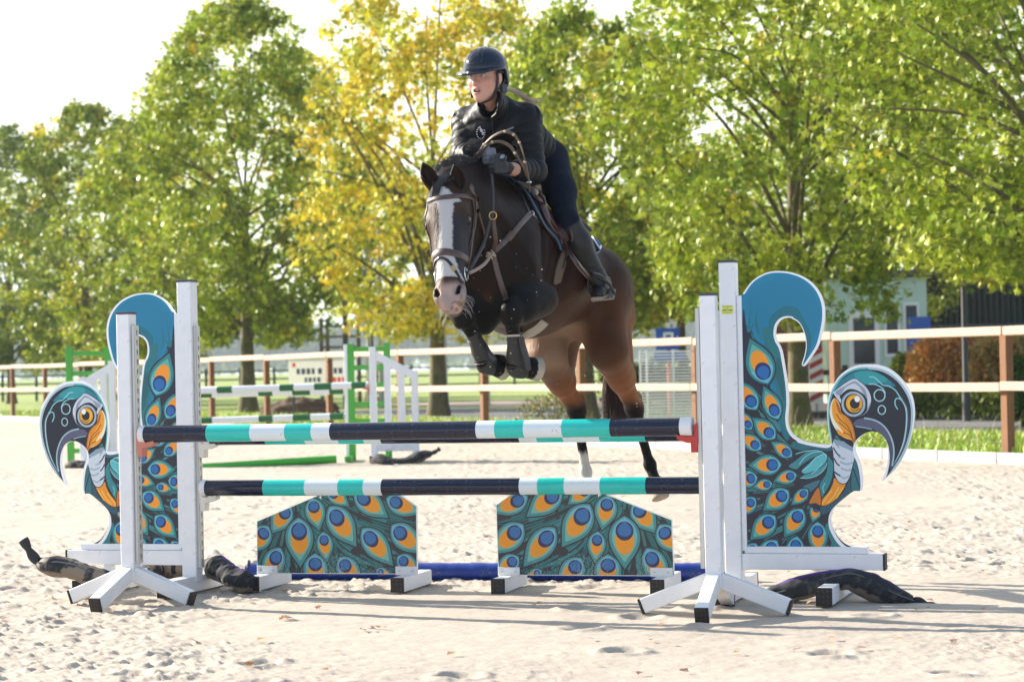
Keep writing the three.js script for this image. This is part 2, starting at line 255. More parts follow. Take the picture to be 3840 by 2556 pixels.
{ // small street furniture
  const at = (x, y) => G(x, y, .1);
  let p = P(2512, 1440, 40).setY(.1), t = thing('blue_sign', 'blue two panel sign on an orange red post behind the fence', 'sign', p);
  mesh('post', rod([V(0, 0, 0), V(0, 1.7, 0)], .045), std({ color: lin(.62, .10, .03), roughness: .6 }), t);
  const bm = std({ color: lin(.015, .09, .48), roughness: .5 });
  mesh('panel', rbox(.44, .40, .03).translate(-.02, 1.52, .06), bm, t); mesh('panel', rbox(.56, .20, .03).translate(0, 1.20, .06), bm, t);
  mesh('symbol', [rbox(.05, .24, .012, .002).translate(-.08, 1.52, .082), rbox(.12, .05, .012, .002).translate(-.02, 1.62, .082), rbox(.12, .05, .012, .002).translate(-.02, 1.52, .082), rbox(.05, .14, .012, .002).translate(.06, 1.57, .082)], M.white, t);
  p = P(3062, 1440, 40).setY(.1); t = thing('warning_board', 'red and white diagonally striped warning board by the roadside', 'warning board', p, .1);
  mesh('board', rbox(.26, 1.02, .04).translate(0, .78, 0), M.white, t); const red = std({ color: lin(.45, .05, .04), roughness: .6 });
  for (let i = 0; i < 5; i++) { const g = new THREE.Shape([V(-.125, .30 + i * .2), V(.125, .42 + i * .2), V(.125, .52 + i * .2), V(-.125, .40 + i * .2)].map((q) => new THREE.Vector2(q.x, q.y - .0))); mesh('stripe', new THREE.ExtrudeGeometry(g, { depth: .006, bevelEnabled: false }).translate(0, 0, .019), red, t); }
  mesh('foot', rbox(.4, .12, .3).translate(0, .06, 0), M.dark, t); mesh('stem', rbox(.06, .3, .05).translate(0, .18, -.02), M.grey, t);
  // wire basket in front of the hedge
  p = P(2542, 1600, 33).setY(.1); t = thing('wire_cage', 'white wire mesh cage standing behind the fence below the blue sign', 'mesh cage', p, -.2);
  const wires = []; for (let i = 0; i < 26; i++) for (const z of [-.35, .35]) wires.push(rbox(1.0, .02, .02, .002).translate(0, .1 + i * .046, z)); for (let i = 0; i < 26; i++) for (const x of [-.5, .5]) wires.push(rbox(.02, .02, .7, .002).translate(x, .1 + i * .046, 0));
  tag(mesh('wires', wires, M.white, t), null, null, null, 'stuff'); for (const [x, z] of [[-.5, -.35], [.5, -.35], [0, .35], [-.5, .35], [.5, .35]]) mesh('upright', rbox(.03, 1.28, .03).translate(x, .64, z), M.white, t);
  // banner on the far fence
  p = P(1210, 1455, 52).setY(.1); t = thing('white_banner', 'white advertising banner with dark and red lettering hung on a distant fence', 'banner', p, .05);
  const cv = document.createElement('canvas'); cv.width = 512; cv.height = 256; const c = cv.getContext('2d'); c.fillStyle = '#eeeae6'; c.fillRect(0, 0, 512, 256); c.fillStyle = '#4b5160'; for (const [x, y, w, h] of [[60, 66, 26, 42], [96, 66, 30, 42], [136, 66, 28, 42], [174, 66, 24, 42], [222, 66, 30, 42], [300, 66, 28, 42], [340, 66, 26, 42], [376, 66, 30, 42], [120, 132, 20, 34], [150, 132, 24, 34], [184, 132, 20, 34], [214, 132, 26, 34]]) c.fillRect(x, y, w, h); c.fillStyle = '#d8513f'; c.fillRect(28, 24, 26, 30); for (const x of [300, 334, 368, 402]) c.fillRect(x, 134, 25, 36);
  const bt = new THREE.CanvasTexture(cv); bt.colorSpace = THREE.SRGBColorSpace;
  mesh('cloth', new THREE.PlaneGeometry(1.62, .84).translate(0, .93, .045), phys({ map: bt, roughness: .8, transmission: .35, side: THREE.DoubleSide }), t); for (const y of [.49, 1.37]) mesh('frame_bar', rbox(1.7, .04, .04).translate(0, y, .01), M.white, t);
  for (const x of [-.7, .7]) mesh('leg', rbox(.06, .6, .05).translate(x, .25, 0), M.dark, t);
  // climbing frame and poles
  p = P(1275, 1420, 70).setY(.1); t = thing('climbing_ladder', 'brown wooden ladder frame standing in the field beyond the fence', 'ladder', p, .1);
  const lm = std({ color: lin(.16, .11, .08), roughness: .9 });
  for (const x of [-.58, -.38, .62]) mesh('upright', bar(V(x, 0, 0), V(x, 2.75, 0), .12, .12), lm, t); for (let i = 0; i < 7; i++) mesh('rung', bar(V(-.62, .45 + i * .34, .03), V(.66, .45 + i * .34, .03), .07, .08, .004), lm, t);
  let k = 0; for (const [x, Z, r, h, dk, lab] of [[1298, 62, .09, 7.5, 1, 'dark lamp post behind the green jump in front of the ladder frame'], [1386, 60, .075, 5.2, 0, 'left one of two close pale grey poles behind the white gate of the green jump'], [1431, 60, .075, 5.2, 0, 'right one of two close pale grey poles behind the white gate of the green jump'], [1670, 60, .07, 5.2, 0, 'pale grey pole just right of the yellow tree trunk'], [1826, 60, .07, 5.2, 0, 'pale grey pole seen below the chest of the horse'], [3624, 36, .055, 3.4, 1, 'slim dark lamp post in front of the orange shrubs']]) {
    const q = P(x, 1440, Z).setY(.1), l = thing('lamp_post', lab, 'lamp post', q); mesh('pole', rod([V(0, 0, 0), V(0, h, 0)], (s) => r * (1 - .35 * s), 10), dk ? M.dark : M.grey, l); mesh('base', rod([V(0, 0, 0), V(0, .5, 0)], r * 1.25, 10), dk ? M.dark : M.grey, l); mesh('lamp_head', rbox(.5, .1, .18, .03).translate(.2, h + .03, 0), M.dark, l); k++;
  }
  // dark field fence in the distance
  t = thing('field_fence', 'low dark wire and post fence far behind the arena on the meadow', 'fence', P(900, 1440, 95).setY(.1)); const o = t.position, fm = std({ color: lin(.05, .045, .04), roughness: .9 });
  for (let i = -14; i < 26; i++) mesh('post', bar(V(i * 1.5, -.1, i * .06), V(i * 1.5, 1.25, i * .06), .1, .1), fm, t); for (const y of [.35, .75, 1.1]) mesh('rail', bar(V(-21, y, -.8), V(39, y, 1.5), .05, .07), fm, t);
  t = thing('roadside_rail', 'dark low wooden rail fence beyond the road at the right', 'fence', P(2950, 1480, 46).setY(.1));
  for (let i = -2; i < 5; i++) mesh('post', bar(V(i * 1.3, -.1, -i * .3), V(i * 1.3, .95, -i * .3), .11, .11), fm, t); for (const y of [.4, .8]) mesh('rail', bar(V(-3, y, .7), V(5.6, y, -1.3), .05, .11), fm, t);
  // heap of earth
  const hp = [], g = new THREE.SphereGeometry(1, 48, 20, 0, 6.2832, 0, Math.PI / 2), q = g.attributes.position; for (let i = 0; i < q.count; i++) { const a = 1 + .22 * fbm(q.getX(i) * 4, q.getZ(i) * 4, q.getY(i) * 4) + .1 * noise(q.getX(i) * 14, q.getZ(i) * 14); q.setXYZ(i, q.getX(i) * 1.0 * a, q.getY(i) * .42 * a, q.getZ(i) * .7 * a); } g.computeVertexNormals();
  const heap = mesh('earth_heap', g, std({ color: lin(.10, .062, .042), roughness: 1 })); heap.position.copy(P(1125, 1500, 54).setY(.08)); tag(heap, 'brown heap of bark and earth on the grass behind the green jump', 'earth heap');
}
// ---------------------------------------------------------------- trees, shrubs, hedges, grass
const leafGeo = (() => { // one lobed leaf, slightly folded, about 1 across
  const s = []; const r = [0, .34, .30, .52, .40, .62, .44, .60, .46, .66]; const n = 9; const pts = [];
  for (let i = 0; i < n; i++) { const a = -Math.PI * .92 + i / (n - 1) * Math.PI * 1.84, R = (i % 2 ? .36 : .56) + (i === 4 ? .08 : 0); pts.push([Math.sin(a) * R, Math.cos(a) * R]); }
  const pos = [], idx = []; pos.push(0, -.02, 0); for (const [x, y] of pts) pos.push(x, y, .18 * Math.abs(x) - .12 * y * y); for (let i = 1; i < n; i++) idx.push(0, i + 1, i);
  const g = new THREE.BufferGeometry(); g.setAttribute('position', new THREE.Float32BufferAttribute(pos, 3)); g.setIndex(idx); g.computeVertexNormals(); return g;
})();
const leafM = phys({ color: 0xffffff, roughness: .42, transmission: .6, thickness: 0, side: THREE.DoubleSide, specularIntensity: .35 });
const barkM = std({ map: texture(128, 256, (x, y) => { const k = 1 + .35 * tileNoise(x, y * .35, 128, 9) + rr(-.06, .06), m = Math.max(0, tileNoise(x, y, 128, 3, 8)) * .5; return [98 * k * (1 - m * .3), 88 * k, 66 * k * (1 - m * .5)]; }, true, 2.2), roughness: .95 });
const colG = [[.42, .53, .055], [.52, .60, .065], [.28, .39, .045], [.62, .66, .08], [.42, .47, .09]], colY = [[.84, .72, .09], [.88, .76, .10], [.74, .70, .09], [.84, .64, .08], [.60, .62, .09]], colO = [[.75, .36, .04], [.70, .45, .04]], colD = [[.24, .31, .07], [.30, .38, .07], [.37, .43, .09]];
function crownMesh(list, parent, name = 'crown') {
  const m = new THREE.InstancedMesh(leafGeo, leafM, list.length), mt = new THREE.Matrix4(), q = new THREE.Quaternion(), e = new THREE.Euler(), s = V(), c = new THREE.Color();
  list.forEach(([p, size, col], i) => { e.set(rr(-1.9, .5), rr(0, 6.28), rr(-.6, .6), 'YXZ'); q.setFromEuler(e); s.setScalar(size); m.setMatrixAt(i, mt.compose(p, q, s)); const k = .95 * rr(.55, 1.4); c.setRGB(col[0] * k, col[1] * k, col[2] * k); m.setColorAt(i, c); });
  shadowed(m); m.name = name; m.userData.kind = 'stuff'; parent.add(m); return m;
}
// a limed avenue tree: trunk that forks, limbs, twigs with leaves along them
function tree(label, base, H, R, opt = {}) {
  const { low = 2.2, leaves = 15000, mix = () => pick(colG), trunk = .17, leaf = .15, lean = V(), open = .5, top = 0.28 } = opt;
  const t = thing('avenue_tree', label, 'tree', base, 0, undefined), wood = [], tw = [], list = [];
  const cAt = (y) => { const u = clamp((y - low) / (H - low)); return R * (u < top ? Math.sqrt(clamp(.30 + .70 * u / top)) : Math.sqrt(clamp(1 - ((u - top) / (1 - top)) ** 2.1))); };
  const trunkTop = V(lean.x, H * .52, lean.z), tp = (u) => V(lean.x * u * u, H * .52 * u, lean.z * u * u);
  wood.push(rod([tp(0), tp(.12), tp(.35), tp(.65), tp(1)], (u) => trunk * (1.25 * Math.exp(-u * 14) * .45 + 1 - .55 * u), 12, 20));
  const limbs = [];
  for (let i = 0; i < 26; i++) {
    const u = i < 23 ? Math.pow(rr(0, 1), .9) : 1, y0 = lerp(low * .82, H * .55, u * .93), az = i * 2.4 + rr(-.4, .4), y1 = clamp(y0 + rr(.15, .55) * (H - y0) + (i >= 23 ? H * .2 : 0), low * .9, H * .97), r = cAt(y1) * rr(.75, 1.02);
    const s = tp(clamp(y0 / (H * .52))), e = V(lean.x + Math.cos(az) * r, y1, lean.z + Math.sin(az) * r), m = s.clone().lerp(e, .5).add(V(rr(-.2, .2), rr(.1, .5), rr(-.2, .2)));
    const c = new THREE.CatmullRomCurve3([s, m, e]); limbs.push(c); wood.push(rod([s, c.getPoint(.25), m, c.getPoint(.75), e], (q) => (trunk * .30) * (1 - .93 * q) * (1 - .5 * u) + .008, 7, 12));
  }
  const N = Math.round(leaves * 2.1 / 26);
  for (let k = 0; k < N; k++) {
    // a twig: from a limb out to a spot of the crown's volume, fuller towards its skin
    const y = low + (H - low) * (1 - Math.pow(rnd(), .85)) * 1.0, az = rr(0, 6.283), ro = cAt(y) * (1 + .22 * noise(az * 1.3, y * .55, H) + .10 * noise(az * 4, y * 1.7, R)), rad = ro * Math.sqrt(lerp(open * .35, 1, rnd())), e = V(lean.x + Math.cos(az) * rad, y + rr(-.15, .15), lean.z + Math.sin(az) * rad);
    if (noise(e.x * .9 + H * 7, e.y * .9, e.z * .9) > .31) continue; // gaps
    const s = pick(limbs).getPoint(rr(.4, 1)).lerp(e, .35), d = e.clone().sub(V(lean.x, y - .3, lean.z)).normalize(), L = rr(.35, .75);
    const s0 = e.clone().addScaledVector(d, -L * .6).add(V(rr(-.1, .1), rr(-.02, .2), rr(-.1, .1)));
    if (k % 3 === 0) tw.push(rod([s0, e], (q) => .012 * (1 - .7 * q), 4, 2));
    const shade = mix(e, y, H), n = 26; for (let i = 0; i < n; i++) { const q = rr(0, 1.15), p = s0.clone().lerp(e, q).add(V(rr(-.2, .2), rr(-.22, .12) - q * .06, rr(-.2, .2))); list.push([p, leaf * rr(.52, 1.05), rnd() < .75 ? shade : mix(p, y, H)]); }
  }
  mesh('trunk', wood, barkM, t); tag(mesh('twigs', tw, barkM, t), null, null, null, 'stuff'); crownMesh(list, t); return t;
}
const mixGY = (a, fine = .12) => (p) => { const n = .5 + .5 * noise(p.x * .7 + 3, p.y * .7, p.z * .7) + .4 * noise(p.x * 2, p.y * 2, p.z * 2); return rnd() < a * n * 1.6 + (rnd() < .008 ? 1 : 0) ? pick(colY) : pick(colG); };
const T = (x, y, h = .1) => G(x, y, h);
tree('dark green avenue tree at the far left edge of the row', P(40, 1440, 88).setY(.1), 11.3, 3.9, { leaves: 15000, mix: () => pick(colD), leaf: .2, low: 1.6 });
tree('muted green avenue tree standing second from the left end of the row', P(330, 1440, 76).setY(.1), 10.6, 3.7, { leaves: 17000, mix: () => rnd() < .12 ? pick(colY) : pick(rnd() < .5 ? colD : colG), leaf: .19, low: 1.5 });
tree('green avenue tree with scattered gold leaves just left of the tall round one', P(560, 1440, 66).setY(.1), 8.8, 3.3, { leaves: 15000, mix: mixGY(.16), leaf: .17, low: 1.6 });
tree('tall round green avenue tree left of the yellow tree', T(931, 1547), 11.0, 3.55, { leaves: 27000, mix: mixGY(.10), low: 2.0, leaf: .17, trunk: .2 });
tree('bright yellow autumn tree behind the horse and rider', T(1645, 1560), 10.9, 3.3, { leaves: 17000, mix: (p) => rnd() < .80 ? pick(colY) : pick(colG), low: 1.95, leaf: .16, open: .6, trunk: .19 });
tree('yellow green avenue tree directly behind the hindquarters of the horse', T(2198, 1572), 8.2, 2.9, { leaves: 17000, mix: mixGY(.34), low: 1.8, leaf: .15, trunk: .2 });
tree('light green avenue tree behind the right hand parrot wing', T(2998, 1608), 10.2, 3.0, { leaves: 22000, mix: mixGY(.05), low: 1.9, leaf: .135, trunk: .16, open: .6 });
tree('green tree in the second row with its trunk beside the pale green cabin', P(3228, 1480, 57).setY(.1), 10.5, 4.2, { leaves: 20000, mix: mixGY(.04), low: 2.3, leaf: .14, trunk: .17 });
tree('big green tree at the right edge with dark branches reaching into the picture', P(4060, 1500, 27.5).setY(.1), 9.0, 3.5, { leaves: 26000, mix: mixGY(.03), low: 2.3, leaf: .12, trunk: .18, open: .6 });
tree('green tree with gold drooping lower twigs in front of the dark shed', P(3960, 1500, 37).setY(.1), 9.6, 4.0, { leaves: 20000, mix: (p, y) => (y < 4 ? rnd() < .4 : rnd() < .06) ? pick(colY) : pick(colG), low: 2.4, leaf: .135, trunk: .12 });
tree('green tree behind the avenue in the gap left of the right hand wing', P(2560, 1470, 56).setY(.1), 6.6, 2.8, { leaves: 9000, mix: mixGY(.18), low: 2.4, leaf: .16, trunk: .16 });
tree('far tree behind the yellow one filling the gap to its left', P(1390, 1460, 75).setY(.1), 8.5, 2.6, { leaves: 8000, mix: mixGY(.3), leaf: .19, low: 3.3 });
function bush(name, label, cat, p, w, h, d, mix, n, leaf, group) {
  const t = thing(name, label, cat, p, 0, group), list = [], st = [];
  for (let i = 0; i < n; i++) { const a = rr(0, 6.283), c = rr(0, 1), u = Math.sqrt(lerp(.45, 1, rnd())), y = Math.sin(c * 1.57) * h * u, r = Math.cos(c * 1.57) ** .5 * u * (1 + .15 * noise(a * 2, y * 3, w)); list.push([V(Math.cos(a) * r * w / 2, .08 + y * (1 + .1 * noise(a * 3, w, 2)), Math.sin(a) * r * d / 2), leaf * rr(.6, 1.3), mix()]); }
  for (let i = 0; i < 14; i++) { const a = rr(0, 6.28), r = rr(.1, .8); st.push(rod([V(0, 0, 0).add(V(Math.cos(a) * r * w * .15, 0, 0)), V(Math.cos(a) * r * w / 2.4, h * rr(.4, .85), Math.sin(a) * r * d / 2.4)], (q) => .014 * (1 - .7 * q), 5, 3)); }
  mesh('stems', st, barkM, t); crownMesh(list, t, 'foliage'); return t;
}
const autumn = () => pick([[.88, .50, .18], [.80, .42, .14], [.90, .60, .25], [.72, .44, .16], [.56, .50, .16]]), hedge = () => pick(colD.concat(colG));
bush('orange_shrub', 'large orange autumn shrub in front of the dark shed at the right', 'shrub', P(3560, 1436, 44).setY(.1), 1.9, 1.45, 1.5, autumn, 7000, .085);
bush('rust_shrub', 'rust brown shrub beside the bright orange one before the dark shed', 'shrub', P(3770, 1436, 43).setY(.1), 1.9, 1.35, 1.4, () => pick([[.66, .40, .16], [.54, .42, .15], [.38, .42, .1], [.72, .46, .18]]), 6000, .08);
bush('green_shrub', 'rounded dull green shrub between the cabin and the orange shrub', 'shrub', P(3410, 1436, 45).setY(.1), 1.0, 1.05, 1.0, hedge, 3200, .085);
bush('green_shrub', 'bright leafy green shrub behind the last fence post at the right edge', 'shrub', P(3850, 1460, 33).setY(.1), .8, .95, .8, () => pick([[.12, .26, .02], [.16, .3, .03], [.08, .18, .02]]), 2600, .085);
bush('brown_shrub', 'thin brownish green shrub behind the hind legs of the horse', 'shrub', P(2080, 1500, 37).setY(.1), 1.35, .5, .6, () => pick([[.44, .38, .16], [.36, .36, .12], [.5, .42, .2], [.3, .34, .1]]), 800, .055);
function hedgeRow(label, p, q, w, h, n, mix, leaf = .1) { const c = p.clone().lerp(q, .5), t = thing('hedge', label, 'hedge', c), list = []; const d = q.clone().sub(p), L = d.length(); d.normalize(); const s = V(-d.z, 0, d.x); for (let i = 0; i < n; i++) { const u = rr(-.5, .5) * L, a = rr(-.5, .5) * w, y = Math.pow(rnd(), .5) * h * (1 + .06 * noise(u * 1.2, a, 5)); list.push([V().addScaledVector(d, u).addScaledVector(s, a).setY(y), leaf * rr(.6, 1.3), mix()]); } const st = []; for (let u = -.48; u < .5; u += .05) st.push(rod([V().addScaledVector(d, u * L), V().addScaledVector(d, u * L + .1).setY(h * .8)], .015, 5, 2)); mesh('stems', st, barkM, t); crownMesh(list, t, 'foliage'); }
hedgeRow('clipped olive green hedge between the horse and the right hand wing', P(2280, 1450, 52).setY(.1), P(2780, 1450, 50).setY(.1), 1.0, 1.0, 7000, () => pick([[.26, .30, .08], [.34, .35, .1], [.2, .24, .08]]), .12);
hedgeRow('low green ground hedge along the far side of the second road at the right', F(-4, 16.6, .1), F(16, 16.4, .1), 1.4, .62, 15000, () => rnd() < .06 ? pick(colO) : pick([[.27, .4, .04], [.2, .32, .04], [.32, .44, .06], [.15, .22, .04]]), .11);
hedgeRow('low dark green shrubs on the strip between the two roads at the right', F(4.5, 8.3, .1), F(11, 8.1, .1), 1.2, .42, 6000, () => pick(colD.concat([[.09, .15, .02]])), .085);
hedgeRow('dark green low shrub seen behind the hind leg and wire cage', F(-13, 8.4, .1), F(-9, 8.4, .1), 1.0, .5, 3500, () => pick(colD.concat([[.09, .17, .02]])), .1);
hedgeRow('low shaded undergrowth between the roads left of the parrot head', F(-3.5, 8.8, .1), F(1.2, 8.8, .1), .8, .42, 3200, () => rnd() < .1 ? pick(colO) : pick(colD), .09);
{ // grass blades on the near verge and far woods in the haze
  const g = new THREE.BufferGeometry(); g.setAttribute('position', new THREE.Float32BufferAttribute([-.012, 0, 0, .012, 0, 0, .008, .6, .1, -.006, .6, .1, .0, 1, .3], 3)); g.setIndex([0, 1, 2, 0, 2, 3, 3, 2, 4]); g.computeVertexNormals();
  const N = 42000, m = new THREE.InstancedMesh(g, phys({ color: 0xffffff, roughness: .6, transmission: .5, side: THREE.DoubleSide }), N), mt = new THREE.Matrix4(), q = new THREE.Quaternion(), e = new THREE.Euler(), s = V(), c = new THREE.Color();
  for (let i = 0; i < N; i++) { const far = rnd() < .25, ss = far ? rr(-48, -8) : 9 - Math.pow(rnd(), .8) * 24, n = far ? rr(0, 4.5) : Math.pow(rnd(), 1.4) * 3.9, p = F(ss, n, .09), tall = rnd() < .02 ? 3 : 1, h = rr(.05, .13) * tall; e.set(rr(-.3, .5), rr(0, 6.28), 0, 'YXZ'); s.set(tall > 1 ? .5 : rr(.8, 1.6), h, h * 1.5); m.setMatrixAt(i, mt.compose(p, q.setFromEuler(e), s)); const k = rr(.8, 1.25), y = rnd(); tall > 1 ? c.setRGB(.42 * k, .34 * k, .2 * k) : c.setRGB(lerp(.30, .55, y * y) * k, lerp(.46, .56, y * y) * k, .05 * k); m.setColorAt(i, c); }
  m.name = 'verge_grass'; shadowed(m); tag(m, 'bright green grass growing along the verge behind the concrete kerb', 'grass', null, 'stuff'); scene.add(m);
  // two belts of woodland on the horizon: one mass each
  const wood = (name, label, Z0, x0, x1, h, n, size, cols) => { const list = []; for (let i = 0; i < n; i++) { const x = rr(x0, x1), top = h * (.72 + .28 * noise(x / (h * 1.1), 3, Z0) + .10 * noise(x / (h * .3), 7, Z0)), y = Math.pow(rnd(), .6) * top; list.push([V(x, y, -Z0 - rr(0, h * .8)), size * rr(.6, 1.4), pick(cols)]); } const im = crownMesh(list, scene, name); im.name = name; tag(im, label, 'woodland', null, 'stuff'); };
  wood('near_wood', 'hazy blue green belt of woodland beyond the meadow at the left and centre', 1000, -330, 270, 38, 60000, 3.4, colD);
  wood('far_wood', 'pale far woodland on the horizon behind the nearer belt', 1700, -620, 620, 68, 24000, 9, colD);
}
// ---------------------------------------------------------------- the parrot jump
const dirt = (base, amt, sd) => texture(256, 256, (x, y) => { const a = tileNoise(x, y, 256, 30, sd), b = tileNoise(x, y, 256, 6, sd + 2), k = a + b * .8 + rr(-.25, .25) > .62 - amt ? rr(.45, .95) : 0, f = 1 + .03 * b + rr(-.012, .012); return [lerp(base[0] * f, 150, k), lerp(base[1] * f, 128, k), lerp(base[2] * f, 104, k)]; }, true, 3.5);
const paintM = std({ map: dirt([230, 230, 232], -.20, 1), roughness: .36 }), footM = std({ map: dirt([226, 226, 226], .02, 2), roughness: .45 }), capM = std({ map: dirt([26, 26, 28], .34, 3), roughness: .7 });
const trackM = std({ color: lin(.55, .55, .52), roughness: .45, metalness: .55 }), redM = std({ color: lin(.52, .035, .03), roughness: .5 }), faderM = std({ color: lin(.55, .20, .14), roughness: .6 }), cupW = std({ color: lin(.7, .66, .58), roughness: .5 });
const axis = (a, b) => V(b.x - a.x, 0, b.z - a.z).normalize();
const at2 = (x, y, Z) => { const p = P(x, y, Z); return p.setY(0); };
const J = { fl: at2(491, 2200, 11.2), fr: at2(2682, 2200, 10.2), rl: at2(721, 2150, 11.75), rr: at2(2759, 2190, 10.85) };
const along = axis(J.rl, J.rr), yawJ = Math.atan2(-along.z, along.x);
function track(h0, h1, side, parent, zoff = 0) { // slotted steel rail for the cups
  const s = new THREE.Shape(); s.moveTo(-.019, h0); s.lineTo(.019, h0); s.lineTo(.019, h1); s.lineTo(-.019, h1); s.closePath();
  for (let y = h0 + .03; y < h1 - .03; y += .05) { const p = new THREE.Path(); p.moveTo(-.0045, y - .012); p.lineTo(.0045, y - .012); p.lineTo(.0045, y + .006); p.absarc(0, y + .009, .0075, -.6, Math.PI + .6); p.closePath(); s.holes.push(p); }
  const g = new THREE.ExtrudeGeometry(s, { depth: .004, bevelEnabled: false, curveSegments: 5 }).rotateY(side * Math.PI / 2).translate(side * .058, 0, zoff);
  mesh('track', [g, rbox(.014, h1 - h0, .006, .001).translate(side * .050, (h0 + h1) / 2, .0185 + zoff), rbox(.014, h1 - h0, .006, .001).translate(side * .050, (h0 + h1) / 2, -.0185 + zoff)], trackM, parent);
}
function frontStandard(pos, turn, side, label, cupMat) {
  const t = thing('jump_standard', label, 'jump standard', pos, turn), H = 1.5, w = .076;
  mesh('post', metreUV(rbox(w, H - .13, w, .006).translate(0, (H + .13) / 2, 0)), paintM, t);
  mesh('post_cap', rbox(w + .004, .012, w + .004, .003).translate(0, H + .005, 0), M.dark, t);
  track(.22, H - .06, side, t, 0);
  for (let k = 0; k < 4; k++) { const a = k * Math.PI / 2, d = V(Math.cos(a), 0, Math.sin(a)), f = mesh('leg', metreUV(bar(d.clone().multiplyScalar(.028).setY(.165), d.clone().multiplyScalar(.345).setY(.043), .064, .072, .006)), footM, t); mesh('leg_cap', bar(d.clone().multiplyScalar(.347).setY(.0423), d.clone().multiplyScalar(.357).setY(.0388), .067, .075, .004), capM, f); }
  const c = mesh('pole_cup', cup(side), cupMat, t); c.position.set(side * .064, .842, 0); return t;
}
const cup = (side) => { // shallow hook with its plate
  const s = new THREE.Shape(); s.moveTo(0, .05); s.lineTo(.012, .05); s.lineTo(.012, .0); s.quadraticCurveTo(.05, -.012, .095, .006); s.lineTo(.095, -.012); s.quadraticCurveTo(.05, -.034, .03, -.03); s.lineTo(.028, -.075); s.lineTo(.004, -.075); s.lineTo(0, -.03); s.closePath();
  const g = new THREE.ExtrudeGeometry(s, { depth: .05, bevelEnabled: true, bevelSize: .002, bevelThickness: .002, bevelSegments: 1 }).translate(0, 0, -.025); if (side < 0) g.rotateY(Math.PI); return merge([g, rbox(.012, .1, .055, .003).translate(side * .002, .01, 0)]);
};
frontStandard(J.fl, -.36, 1, 'white front jump standard at the left with a faded pink cup and four splayed feet', faderM);
frontStandard(J.fr, -.27, -1, 'white front jump standard at the right with a bright red cup and four splayed feet', redM);

// ---- print of the parrot boards and of the fillers
const INK = { dark: '#262530', navy: '#1b2238', teal: '#0a7ea2', teal2: '#0c7390', teal3: '#12707c', green: '#2b8288', green2: '#5fae9f', sky: '#66b9c9', orange: '#f6981c', nb: '#23315f', blue: '#1d68ad', gdk: '#2c6467' };
function feather(c, [px, py], [qx, qy], w) { // P: pointed root beyond the orange, Q: tip over the blue
  const L = Math.hypot(qx - px, qy - py); c.save(); c.translate(px, py); c.rotate(Math.atan2(qy - py, qx - px)); c.scale(L, w);
  const drop = (a, b, r, m) => { c.beginPath(); c.moveTo(a, 0); c.bezierCurveTo(lerp(a, m, .45), -r * .62, lerp(a, m, .62), -r, m, -r); c.bezierCurveTo(lerp(m, b, .55), -r, lerp(m, b, .86), -r * .42, b, 0); c.bezierCurveTo(lerp(m, b, .86), r * .42, lerp(m, b, .55), r, m, r); c.bezierCurveTo(lerp(a, m, .62), r, lerp(a, m, .45), r * .62, a, 0); c.fill(); };
  c.fillStyle = INK.dark; drop(-.05, 1.04, .57, .58); c.fillStyle = INK.green; drop(0, 1, .52, .6);
  c.save(); c.beginPath(); c.rect(.14, -1, .52, 2); c.clip(); c.fillStyle = INK.green2; drop(.12, .97, .425, .61); c.restore(); c.save(); c.beginPath(); c.rect(.64, -1, 1, 2); c.clip(); c.fillStyle = INK.sky; drop(.12, .97, .425, .61); c.restore();
  c.fillStyle = INK.orange; c.beginPath(); c.ellipse(.535, 0, .262, .315, 0, 0, 7); c.fill();
  c.save(); c.beginPath(); c.ellipse(.555, 0, .28, .325, 0, 0, 7); c.rect(.62, -.3, .5, .6); c.clip(); c.fillStyle = INK.nb; c.beginPath(); c.ellipse(.715, 0, .18, .30, 0, 0, 7); c.fill(); c.restore();
  c.fillStyle = INK.blue; c.beginPath(); c.moveTo(.9, 0); c.bezierCurveTo(.84, -.14, .78, -.235, .735, -.235); c.bezierCurveTo(.64, -.235, .61, -.1, .61, 0); c.bezierCurveTo(.61, .1, .64, .235, .735, .235); c.bezierCurveTo(.78, .235, .84, .14, .9, 0); c.fill();
  c.restore();
}
function poly(c, pts, fill, stroke, w, open) { // smooth closed or open curve through points
  c.beginPath(); const n = pts.length; c.moveTo(...pts[0]);
  for (let i = 0; i < (open ? n - 1 : n); i++) { const g = (k) => open ? pts[clamp(k, 0, n - 1)] : pts[(k + n) % n], a = g(i - 1), b = g(i), d = g(i + 1), e = g(i + 2), s = .17; c.bezierCurveTo(b[0] + (d[0] - a[0]) * s, b[1] + (d[1] - a[1]) * s, d[0] - (e[0] - b[0]) * s, d[1] - (e[1] - b[1]) * s, d[0], d[1]); }
  if (fill) { c.fillStyle = fill; c.fill(); } if (stroke) { c.strokeStyle = stroke; c.lineWidth = w; c.lineCap = 'round'; c.lineJoin = 'round'; c.stroke(); }
}
